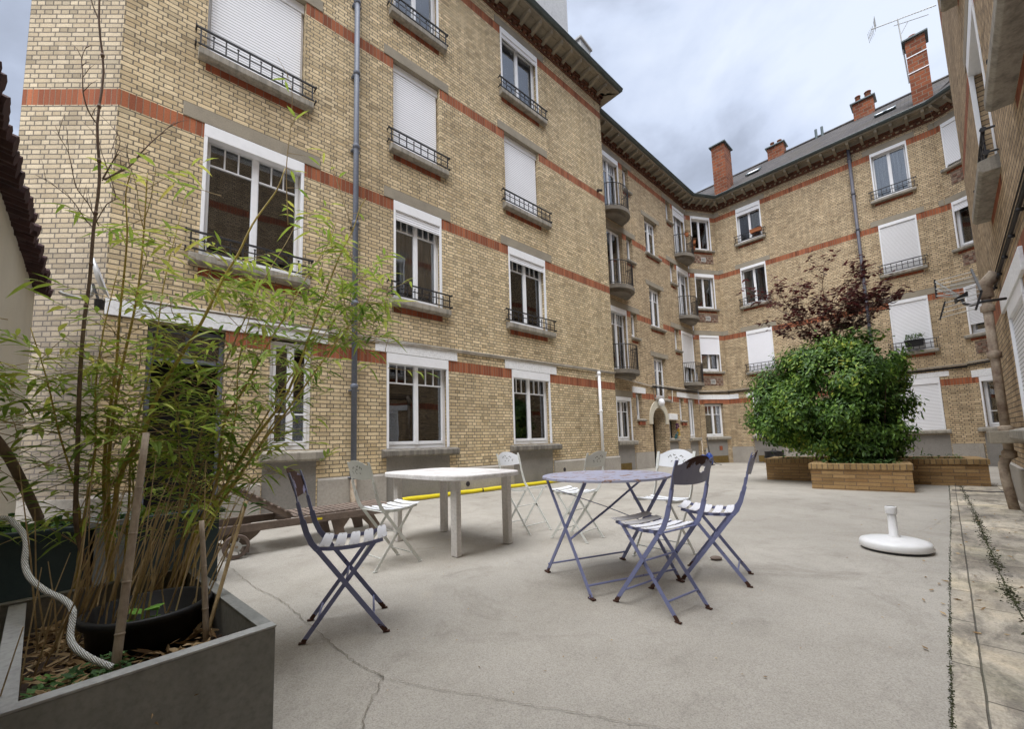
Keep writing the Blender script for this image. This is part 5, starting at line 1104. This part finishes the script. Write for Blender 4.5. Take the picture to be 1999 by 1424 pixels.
for k in range(1500):
    x = rr.uniform(.05, PL_-.06); y = rr.uniform(.05, .50) if k < 1150 else rr.uniform(.58, PW-.06); c = .36+rr.random()*.035-(.05 if y > .55 else 0)
    if k < 1150 and y < .30 and x > .08 and rr.random() < .45 and (x-.62)**2+(y-.28)**2 > .05 and x < .5: continue
    flatleaf(lt, Vector((x, y, c)), rr.uniform(0, 6.28), rr.uniform(.03, .09), rr.uniform(.008, .02), rr, .45)
tag(lt.build('leaf_litter', 'litter', None, Mb0), 'dry bamboo leaves lying on the soil of the grey planter', 'leaf litter', kind='stuff')
gl = MB()
for k in range(420):
    x = rr.uniform(.06, .42); y = rr.uniform(.28, .51); flatleaf(gl, Vector((x, y, .375+rr.random()*.05)), rr.uniform(0, 6.28), rr.uniform(.018, .04), rr.uniform(.012, .022), rr, .6)
for k in range(160):
    x = rr.uniform(.3, 1.0); y = rr.uniform(.6, 1.05); flatleaf(gl, Vector((x, y, .33+rr.random()*.12)), rr.uniform(0, 6.28), rr.uniform(.02, .05), rr.uniform(.012, .02), rr, .6)
tag(gl.build('ground_cover', 'groundleaf', None, Mb0), 'small creeping green leaves on the soil in the grey planter', 'ground cover', kind='stuff')
# --- black pot sunk in it
pt = tag(empty('plant_pot', (-1.365, 1.585, .30)), 'black round plastic pot standing in the grey planter, with a small green seedling', 'plant pot')
MB().lathe([(0, 0), (.155, 0), (.172, .17), (.188, .172), (.191, .195), (.180, .200), (.168, .196), (.164, .09), (0, .09)], 40, cap=False).build('pot', 'blackplastic', pt, smooth=True)
sd_ = MB(); rr = random.Random(9)
for k in range(9):
    p = Vector((rr.uniform(-.03, .11), rr.uniform(-.04, .05), .13+rr.random()*.05)); a = rr.uniform(0, 6.28); L = rr.uniform(.05, .075)
    d = Vector((cos(a), sin(a), .15)).normalized(); s = Vector((-sin(a), cos(a), 0))
    sd_.add([p]+[p+d*L*t+s*w*L for t, w in ((.25, .26), (.6, .32), (.9, .16))]+[p+d*L]+[p+d*L*t-s*w*L for t, w in ((.9, .16), (.6, .32), (.25, .26))], [tuple(range(8))])
    sd_.tube([(p.x*.6, p.y*.6, .09), p], .0025, 4)
M['seedling'] = plain('fresh_green_leaf', (.20, .42, .07), (.12, .30, .05), 20, .5, .1, 60, .5)
sd_.build('seedling', 'seedling', pt)
# --- canes and cord
for pts, r, lab in (([(-1.228,1.312,.37), (-1.262,1.378,.72), (-1.30,1.453,1.125)], .0125, 'thickest pale grey cane standing in front of the black pot'), ([(-1.133,1.562,.35), (-1.17,1.585,.6), (-1.20,1.60,.792)], .0105, 'short upright cane with a cut top at the right side of the planter'), ([(-1.14,1.555,.35), (-1.138,1.66,.6), (-1.137,1.766,.84)], .0075, 'thin brown cane leaning right with green leaves at its tip')):
    m, C = stem_mesh(pts, r, True, 10, .8, 1.18)
    c = tag(m.build('bamboo_cane', 'cane' if r > .008 else 'drystem', None, smooth=True), lab, 'garden cane', 'canes in the grey planter')
    if r < .008:
        lm = MB(); rr = random.Random(2)
        for k in range(6): leaf(lm, Vector((-1.137, 1.766, .83-.01*k)), Vector((rr.uniform(-1, 1), rr.uniform(-.6, .6), rr.uniform(-.2, .9))), .085, .014, rr)
        lm.build('leaf', 'groundleaf', c, Matrix())
def rope_mat():
    t = NT('braided_cord'); w_ = t.n('ShaderNodeTexWave'); t.l(t.obj(), w_.inputs['Vector']); w_.bands_direction = 'DIAGONAL'; w_.inputs['Scale'].default_value = 90; w_.inputs['Distortion'].default_value = 1.5
    c = t.ramp(w_.outputs['Fac'], [(.15, (.40, .40, .37)), (.5, (.60, .60, .56)), (.8, (.76, .76, .72))]); return t.set(c, .6, t.bump(w_.outputs['Fac'], .7, .004))
M['rope'] = rope_mat()
cp = [(-2.25,1.62,.80), (-1.942,1.574,.828), (-1.862,1.558,.805), (-1.789,1.533,.753), (-1.733,1.488,.682), (-1.668,1.453,.639), (-1.589,1.433,.602), (-1.508,1.416,.577), (-1.44,1.382,.551), (-1.388,1.332,.486), (-1.314,1.305,.452), (-1.219,1.297,.417)]
m = MB(); C = catmull(cp, 26); m.tube(C, [.0082*(1+.12*(i % 2)) for i in range(len(C))], 10)
tag(m.build('cord', 'rope', None, smooth=True), 'pale braided cord looping down into the grey planter', 'cord')
# --- bamboo
bb = tag(empty('bamboo_plant', (-1.7, 1.9, .36)), 'tall leafy bamboo with yellow-brown culms growing out of the grey planter', 'bamboo')
ST = {k: v for k, v in STEMS.items() if k not in ('S1', 'S1a', 'S1b', 'S1c', 'S1d', 'S1e', 'S1f', 'S1g', 'S1h')}
rr = random.Random(21); tw = MB(); lf = MB(); DENS = 1.0
def twig(p, d, L, nleaf, big=1.0):
    d = d.normalized(); P = [p]; q = p.copy(); dd = d.copy()
    for i in range(5): dd = (dd+Vector((rr.uniform(-.12, .12), rr.uniform(-.12, .12), -.03+rr.uniform(-.05, .05)))).normalized(); q = q+dd*L/5; P.append(q.copy())
    tw.tube(P, [.0022, .002, .0017, .0014, .0012, .0008], 4, cap=False)
    for k in range(nleaf):
        t = .35+.65*(k+1)/nleaf; i = min(4, int(t*5)); b = P[i].lerp(P[i+1], t*5-i) if i < 5 and t < 1 else P[-1]
        if t >= 1: b = P[-1]
        dl = (P[-1]-P[-2]).normalized(); side = dl.cross(Vector((0, 0, 1))).normalized()*(1 if k % 2 else -1)
        ld = dl*rr.uniform(.5, 1.0)+side*rr.uniform(.3, .95)+Vector((0, 0, rr.uniform(-.65, .25)))
        leaf(lf, b, ld, rr.uniform(.065, .14)*big, rr.uniform(.013, .022)*big, rr, .12, rr.uniform(.2, 1.0))
for k, (P, r) in ST.items():
    m, C = stem_mesh(P, r*.92, r > .004, 7, .3)
    m.build('culm', 'culm' if k not in ('S15', 'S16', 'S19', 'S20', 'S11') else 'drystem', bb, Matrix(), smooth=True)
    tot = 0; last = 0
    for i in range(1, len(C)):
        tot += (C[i]-C[i-1]).length; z = C[i].z
        if tot-last < (.055 if r > .0035 else .04): continue
        last = tot
        dens = 0 if z < .62 else (.95 if z < 1.5 else (.8 if z < 2.0 else .42))
        if k in ('S4',): dens *= .55
        if k in ('S2', 'S3', 'S13') and z > 1.95: dens = .22
        if k in ('S19', 'S20'): dens = .5
        if rr.random() > dens*DENS: continue
        for _ in range(rr.choice((1, 1, 2, 2, 3)) if r > .0035 else 1):
            a = rr.uniform(0, 2*pi); up = rr.uniform(.1, 1.0)
            twig(C[i], Vector((cos(a), sin(a), up)), rr.uniform(.10, .34) if r > .0035 else rr.uniform(.04, .1), rr.choice((3, 4, 5, 6)) if r > .0035 else rr.choice((1, 2, 2)), 1.0 if r > .0035 else .9)
def cluster(cx, cy, cz, rx, ry, rz, n, nl=(4, 5, 6, 7)):
    for _ in range(n):
        p = Vector((cx+rr.gauss(0, rx*.5), cy+rr.gauss(0, ry*.5), cz+rr.gauss(0, rz*.5))); a = rr.uniform(0, 6.28)
        twig(p, Vector((cos(a), sin(a), rr.uniform(-.1, .9))), rr.uniform(.1, .28), rr.choice(nl))
cluster(-1.78, 1.95, 1.15, .42, .25, .40, 66); cluster(-1.50, 2.15, 1.45, .40, .2, .28, 40); cluster(-.98, 2.5, 1.95, .17, .12, .26, 50); cluster(-.86, 2.5, 1.75, .12, .1, .18, 18)
cluster(-1.42, 2.3, 1.85, .26, .12, .25, 30); cluster(-2.12, 1.72, 1.30, .17, .12, .36, 48); cluster(-1.5, 2.2, 1.05, .28, .15, .22, 34); cluster(-2.3, 1.75, 1.1, .16, .1, .3, 16); cluster(-1.62, 2.05, 2.05, .3, .1, .3, 14)
tw.build('twigs', 'drystem', bb, Matrix()); lf.build('foliage', 'bamboo_leaf', bb, Matrix())
dg = MB()
for k in range(90):
    x, y = rr.uniform(.55, 1.03), rr.uniform(.05, .50); p = Mb0 @ Vector((x, y, .36)); a = rr.uniform(-.5, 1.4); L = rr.uniform(.25, .7); d = Vector((rr.uniform(-.12, .42), rr.uniform(-.1, .45), 1)).normalized()
    dg.tube([p, p+d*L*.5+Vector((rr.uniform(-.02, .02), 0, 0)), p+d*L], [.0035, .003, .0015], 4)
for k in range(12):
    x, y = rr.uniform(.1, .6), rr.uniform(.5, .95); p = Mb0 @ Vector((x, y, .34)); dg.tube([p, p+Vector((rr.uniform(-.1, .1), rr.uniform(-.1, .1), rr.uniform(.2, .5)))], [.003, .0015], 4)
dg.build('dry_stems', 'drystem', bb, Matrix())
# --- bare sapling
bs = tag(empty('bare_sapling', (-1.8, 1.83, .36)), 'tall slender sapling with bare grey-brown twigs rising above the bamboo', 'sapling')
for k in ('S1', 'S1a', 'S1b', 'S1c', 'S1d', 'S1e', 'S1f', 'S1g', 'S1h'):
    P, r = STEMS[k]; m, C = stem_mesh(P, r*.78, False, 8, .4)
    if k != 'S1':
        for i in range(2, len(C)-1, 2):
            a = rr.uniform(0, 6.28); d = ((C[i]-C[i-1]).normalized()+Vector((cos(a), sin(a), .4))*.8).normalized(); L = rr.uniform(.05, .14); m.tube([C[i], C[i]+d*L*.5+Vector((0, 0, .01)), C[i]+d*L], [r*.45, r*.35, .0006], 4)
    else:
        for i in (16, 19, 22, 25, 28, 31, 34): m.tube([C[i]-Vector((0, 0, .011)), C[i], C[i]+Vector((0, 0, .011))], [.006, .0088, .006], 7)
    m.build('stem' if k == 'S1' else 'branch', 'bark', bs, Matrix(), smooth=True)
# --- tubs behind
def tub(name, Mx, L, W_, h, mat, label, seed, plants=60):
    e = tag(empty(name, Mx=Mx), label, 'planter'); s = .035
    m = MB()
    for a, b, c_, d, z0, z1 in ((0, L, 0, .02, 0, h), (0, L, W_-.02, W_, 0, h), (0, .02, .02, W_-.02, 0, h), (L-.02, L, .02, W_-.02, 0, h)): m.box(a, b, c_, d, z0, z1)
    m.build('tub', mat, e, bevel=.006)
    MB().box(-s, L+s, -s, .012, h, h+.035).box(-s, L+s, W_-.012, W_+s, h, h+.035).box(-s, .012, .012, W_-.012, h, h+.035).box(L-.012, L+s, .012, W_-.012, h, h+.035).build('rim', mat, e, bevel=.008)
    MB().box(.021, L-.021, .021, W_-.021, h-.12, h-.06).build('soil', 'soil', e)
    if plants: tuft('plant', 'groundleaf', e, Mx, plants, L*.8, W_*.8, .12, .16, seed, .016, h-.08).matrix_basis = Matrix.Translation((L/2, W_/2, 0))
    return e
tub('plastic_tub', Matrix.Translation((-2.86, 3.06, 0)) @ Matrix.Rotation(radians(47), 4, 'Z'), .58, .42, .555, 'greentub', 'dark green plastic tub behind the bamboo, nearer the lounger wheels', 31)
tub('plastic_tub', Matrix.Translation((-3.62, 2.20, 0)) @ Matrix.Rotation(radians(41), 4, 'Z'), .98, .42, .555, 'greentub', 'dark green plastic tub against the left edge of the picture by the plastered wall', 32, 110)
tub('metal_planter', Matrix.Translation((-2.84, 2.83, 0)) @ Matrix.Rotation(radians(44), 4, 'Z'), .17, .40, .57, 'zincbox', 'narrow galvanised grey planter standing between the two dark green tubs', 33, 20)
m, C = stem_mesh([(-2.12,1.86,.78), (-2.08,1.75,.95), (-2.03,1.624,1.108), (-2.1,1.5,1.35)], .018, False, 8, .8)
tag(m.build('bare_branch', 'bark', None, smooth=True), 'thick bare pinkish branch leaning in from the left edge above the tubs', 'branch')
# --- shrub in the brick planter
Ms = Matrix.Translation((0, 0, 0))
def S(s, t, z): return Mp @ Vector((s, t, z))
sh = tag(empty('shrub', Mx=Mp @ Matrix.Translation((.45, 1.75, .42))), 'large dense round green shrub growing in the cross-shaped brick planter', 'shrub')
rr = random.Random(77); blobs = []
ctr = (.30, 1.75, 1.90); RX, RY, RZ = 1.26, 1.12, 1.18
for k in range(72):
    a = rr.uniform(0, 6.28); v = rr.uniform(-.95, 1); q = sqrt(1-v*v); f = rr.uniform(.60, .98)
    x, y, z = ctr[0]+RX*f*q*cos(a), ctr[1]+RY*f*q*sin(a), ctr[2]+RZ*f*v
    if z < 1.1: x = .45+(x-.45)*.85
    blobs.append((x, y, z, rr.choice((rr.uniform(.16, .26), rr.uniform(.26, .42))))) 
blobs += [(-.85, 1.5, 1.9, .4), (-.98, 1.5, 1.45, .34), (-.75, 1.2, 1.25, .36), (1.2, 1.6, 2.35, .34), (1.3, 1.5, 1.6, .30), (.5, 1.6, 2.95, .4), (1.0, 1.6, 2.95, .34), (-.2, 1.5, 2.7, .38), (-.6, 1.2, .95, .26), (1.25, 1.1, 1.1, .32), (.2, 1.2, .85, .34), (.7, 1.1, .8, .36), (1.15, 1.4, .75, .30), (-.15, 1.6, .9, .3), (.55, 1.3, .65, .3), (1.1, 1.3, .95, .36), (1.3, 1.5, 1.3, .3), (.9, 1.0, .66, .32), (-.65, 1.3, 1.05, .32), (1.0, .9, 1.25, .34), (.2, .95, 2.2, .42), (.8, .85, 2.1, .42), (-.2, .95, 1.65, .4), (.65, .8, 1.45, .42), (.3, 1.5, 2.75, .42), (.75, 1.6, 2.85, .36), (.1, 1.3, 2.6, .4)]
lf = MB()
def bleaf(m, p, n_, L, w):
    n_ = n_.normalized(); a = rr.uniform(0, 6.28); u = n_.cross(Vector((cos(a), sin(a), .3))).normalized(); d = (u+n_*rr.uniform(-.1, .5)+Vector((0, 0, -.35))).normalized(); s = d.cross(n_).normalized()
    m.add([p, p+d*L*.35+s*w*.5, p+d*L*.75+s*w*.35, p+d*L, p+d*L*.75-s*w*.35, p+d*L*.35-s*w*.5, p+d*L*.5-n_*w*.12], [(0,6,1), (1,6,2), (2,6,3), (3,6,4), (4,6,5), (5,6,0)])
for bx, by, bz, br in blobs:
    for k in range(int(1150*br*br/.10)):
        a = rr.uniform(0, 6.28); v = rr.uniform(-.85, 1); q = sqrt(1-v*v); d = Vector((q*cos(a), q*sin(a), v)); f = 1+rr.gauss(-.05, .30)
        p = Vector((bx, by, bz))+Vector((d.x, d.y, d.z*.85))*br*f
        if ((p.x-ctr[0])/RX)**2+((p.y-ctr[1])/RY)**2+((p.z-ctr[2])/RZ)**2 < .30: continue
        if p.y > 2.6: continue
        nv = mnoise.noise(p*1.9)+.5*mnoise.noise(p*4.3)
        if nv > .30 or (nv > .12 and rr.random() < .55): continue
        if p.z < .45: continue
        bleaf(lf, p, d+Vector((rr.uniform(-.5, .5), rr.uniform(-.5, .5), .45)), rr.uniform(.05, .13), rr.uniform(.026, .052))
shoots = MB()
for k in range(95):
    a = rr.uniform(0, 6.28); v = rr.uniform(-.5, 1); q = sqrt(1-v*v); d = Vector((RX*q*cos(a), RY*q*sin(a)*.9, RZ*v)); p = Vector(ctr)+d*.86; e = (d.normalized()+Vector((rr.uniform(-.3, .3), rr.uniform(-.3, .3), .45))).normalized(); L = rr.uniform(.16, .42)
    if p.z < .7: continue
    shoots.tube([p, p+e*L*.5, p+e*L], [.006, .004, .002], 4)
    for j in range(rr.randint(5, 10)): bleaf(lf, p+e*L*(.3+.7*j/9), e+Vector((rr.uniform(-1, 1), rr.uniform(-1, 1), rr.uniform(-.3, .8))), rr.uniform(.06, .12), rr.uniform(.03, .05))
shoots.build('shoots', 'bark', sh, Mp)
lf.build('foliage', 'shrub_leaf', sh, Mp)
m = MB()
for k in range(26):
    x, y = rr.uniform(.1, 1.1), rr.uniform(1.2, 2.2); ex, ey = ctr[0]+(x-.6)*2.0+rr.uniform(-.3, .3), ctr[1]+(y-1.7)*1.4; m.tube([(x, y, .38), (x*.6+ex*.4, y*.6+ey*.4, 1.0), (ex, ey, rr.uniform(1.7, 2.5))], [.018, .013, .006], 6)
m.build('stems', 'bark', sh, Mp)
ug = MB(); rr2 = random.Random(4)
for k in range(700):
    s_ = rr2.uniform(.15, 1.3) if k < 400 else rr2.uniform(-.9, 2.4); t__ = rr2.uniform(.2, 1.8) if k < 400 else rr2.uniform(2.15, 3.1); flatleaf(ug, Vector((s_, t__, .41+rr2.random()*.13)), rr2.uniform(0, 6.28), rr2.uniform(.04, .11), rr2.uniform(.02, .035), rr2, .7)
tag(ug.build('ground_cover', 'groundleaf', None, Mp), 'low leafy ground cover on the soil inside the brick planter', 'ground cover', kind='stuff')
# --- purple leaved tree behind it
pt = tag(empty('purple_leaved_tree', Mx=Mp @ Matrix.Translation((.6, 2.3, .42))), 'slender purple-leaved tree with sparse dark leaves rising above the green shrub', 'tree')
rr = random.Random(15); tr = MB(); pf = MB(); base = Vector((.6, 2.2, .38))
tr.tube([base, (.62, 2.2, 1.5), (.58, 2.15, 2.6), (.52, 2.1, 3.1)], [.05, .042, .034, .03], 8)
def grow(p, d, L, r, lv):
    P = [p]; q = p.copy(); n = 6
    for i in range(n): d = (d+Vector((rr.uniform(-.16, .16), rr.uniform(-.16, .16), rr.uniform(-.06, .12)))).normalized(); q = q+d*L/n; P.append(q.copy())
    tr.tube(P, [r*(1-.75*i/n) for i in range(n+1)], 5 if lv < 2 else 4, cap=False)
    if lv < 3:
        for k in range(5 if lv == 0 else 4):
            i = rr.randint(1, n-1) if k else n-1; a = rr.uniform(0, 6.28); e = (d+Vector((cos(a), sin(a), rr.uniform(-.2, .5)))*rr.uniform(.5, .95)).normalized(); grow(P[i], e, L*rr.uniform(.45, .68), r*.5, lv+1)
    if lv >= 1:
        for k in range(2 if lv == 1 else 3):
            i = rr.randint(2, n); b = P[i]; a = rr.uniform(0, 6.28); dl = Vector((cos(a), sin(a), rr.uniform(-.7, .3))).normalized(); s = dl.cross(Vector((0, 0, 1))).normalized(); L2 = rr.uniform(.085, .145); w = L2*.6
            pf.add([b, b+dl*L2*.4+s*w/2, b+dl*L2, b+dl*L2*.4-s*w/2, b+dl*L2*.5+Vector((0, 0, -.01))], [(0, 4, 1), (1, 4, 2), (2, 4, 3), (3, 4, 0)])
for dx, dy, dz, L in ((-.95, -.1, .95, 1.55), (-.45, .1, 1.1, 1.75), (-.05, 0, 1.1, 1.6), (.4, .1, 1.0, 1.5), (.85, -.1, .85, 1.35), (-.75, -.2, .5, 1.3), (.75, -.1, .45, 1.2), (-.25, -.2, 1, 1.5), (.2, -.2, 1, 1.5)):
    grow(Vector((.52+rr.uniform(-.1, .1), 2.05, 2.75+rr.uniform(-.2, .3))), Vector((dx, dy, dz)).normalized(), L*.86, .02, 0)
tr.build('trunk', 'bark', pt, Mp); pf.build('crown', 'purple_leaf', pt, Mp)
# --- litter on the yard
lt = MB(); rr = random.Random(8)
for k in range(380):
    x, y = rr.uniform(-1.5, 6.5), rr.uniform(1.6, 9.5)
    if x*.6859-y*.7277 > .2: continue
    flatleaf(lt, Vector((x, y, gz(x, y)+.004)), rr.uniform(0, 6.28), rr.uniform(.006, .022), rr.uniform(.005, .011), rr, .1)
for k in range(110):
    u = rr.uniform(-8.2, 0); p = FD @ Vector((u, rr.uniform(-.9, -.1), 0)); flatleaf(lt, Vector((p.x, p.y, gz(p.x, p.y)+.008)), rr.uniform(0, 6.28), rr.uniform(.02, .055), rr.uniform(.01, .02), rr, .15)
tag(lt.build('fallen_leaves', 'litter'), 'scattered tiny dry leaves and crumbs on the concrete and paving', 'fallen leaves', kind='stuff')
# ------------------------------------------------------------------ world, light, camera
w = bpy.data.worlds.new('World'); scene.world = w; w.use_nodes = True; nt = w.node_tree; bg = nt.nodes['Background']
SE, SAZ = radians(68), radians(200)
sky = nt.nodes.new('ShaderNodeTexSky'); sky.sky_type = 'NISHITA'; sky.sun_disc = False; sky.sun_elevation = SE; sky.sun_rotation = SAZ; sky.air_density = 1.0; sky.dust_density = 1.5
def N(t): return nt.nodes.new(t)
tc = N('ShaderNodeTexCoord'); mp = N('ShaderNodeMapping'); mp.inputs['Scale'].default_value = (1.0, 1.0, 1.7); mp.inputs['Location'].default_value = CLOUD_OFF if 'CLOUD_OFF' in globals() else (0, 0, 0)
nt.links.new(tc.outputs['Generated'], mp.inputs['Vector'])
n1 = N('ShaderNodeTexNoise'); n1.inputs['Scale'].default_value = 2.9; n1.inputs['Detail'].default_value = 6; n1.inputs['Roughness'].default_value = .52; n1.inputs['Distortion'].default_value = .3; nt.links.new(mp.outputs[0], n1.inputs['Vector'])
rp = N('ShaderNodeValToRGB'); cr = rp.color_ramp
for e in range(2): cr.elements.new(.5)
for e, (p, c) in zip(cr.elements, ((.30, (4.6, 5.0, 5.8)), (.42, (6.0, 6.6, 7.9)), (.54, (8.6, 9.5, 11.3)), (.68, (10.6, 11.4, 12.8)))): e.position = p; e.color = (*[x/13 for x in c], 1)
nt.links.new(n1.outputs['Fac'], rp.inputs['Fac'])
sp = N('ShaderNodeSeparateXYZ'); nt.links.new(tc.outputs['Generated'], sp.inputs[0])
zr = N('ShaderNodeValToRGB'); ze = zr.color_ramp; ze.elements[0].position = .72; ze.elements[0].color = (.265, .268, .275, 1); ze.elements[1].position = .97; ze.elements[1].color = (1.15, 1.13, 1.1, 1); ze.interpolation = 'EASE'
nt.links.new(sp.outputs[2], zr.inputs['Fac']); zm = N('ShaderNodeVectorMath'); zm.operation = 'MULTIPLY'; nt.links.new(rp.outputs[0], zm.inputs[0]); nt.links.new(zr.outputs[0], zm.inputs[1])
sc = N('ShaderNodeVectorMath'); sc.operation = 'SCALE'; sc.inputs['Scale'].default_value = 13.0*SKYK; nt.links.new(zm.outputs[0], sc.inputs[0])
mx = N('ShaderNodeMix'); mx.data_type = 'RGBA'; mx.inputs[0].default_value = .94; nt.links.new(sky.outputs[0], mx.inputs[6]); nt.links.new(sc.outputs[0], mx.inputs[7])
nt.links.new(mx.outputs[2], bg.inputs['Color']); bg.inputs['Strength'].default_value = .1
sd = bpy.data.lights.new('sun', 'SUN'); sd.energy = SUNE; sd.angle = radians(60); sd.color = (1, .985, .955)
so = bpy.data.objects.new('sun', sd); COL.objects.link(so)
dv = Vector((sin(SAZ)*cos(SE), cos(SAZ)*cos(SE), sin(SE))); so.rotation_euler = dv.to_track_quat('Z', 'Y').to_euler()
cd = bpy.data.cameras.new('camera'); cam = bpy.data.objects.new('camera', cd); COL.objects.link(cam); scene.camera = cam
cd.sensor_fit = 'HORIZONTAL'; cd.sensor_width = 36; cd.lens = 800/1999*36; cd.shift_y = 74.07/1999; cd.clip_start = .05; cd.clip_end = 3000
cam.matrix_world = Matrix.Translation((0, 0, 1.05)) @ Matrix.Rotation(pi/2, 4, 'X') @ Matrix.Rotation(.0998755, 4, 'X') @ Matrix.Rotation(-.0303477, 4, 'Z')
scene.render.engine = 'CYCLES'; scene.render.resolution_x = 1024; scene.render.resolution_y = 730
scene.view_settings.view_transform = 'Standard'; scene.view_settings.look = 'None'; scene.view_settings.exposure = EXPO; scene.view_settings.gamma = 1
scene.cycles.max_bounces = 8; scene.cycles.transparent_max_bounces = 16
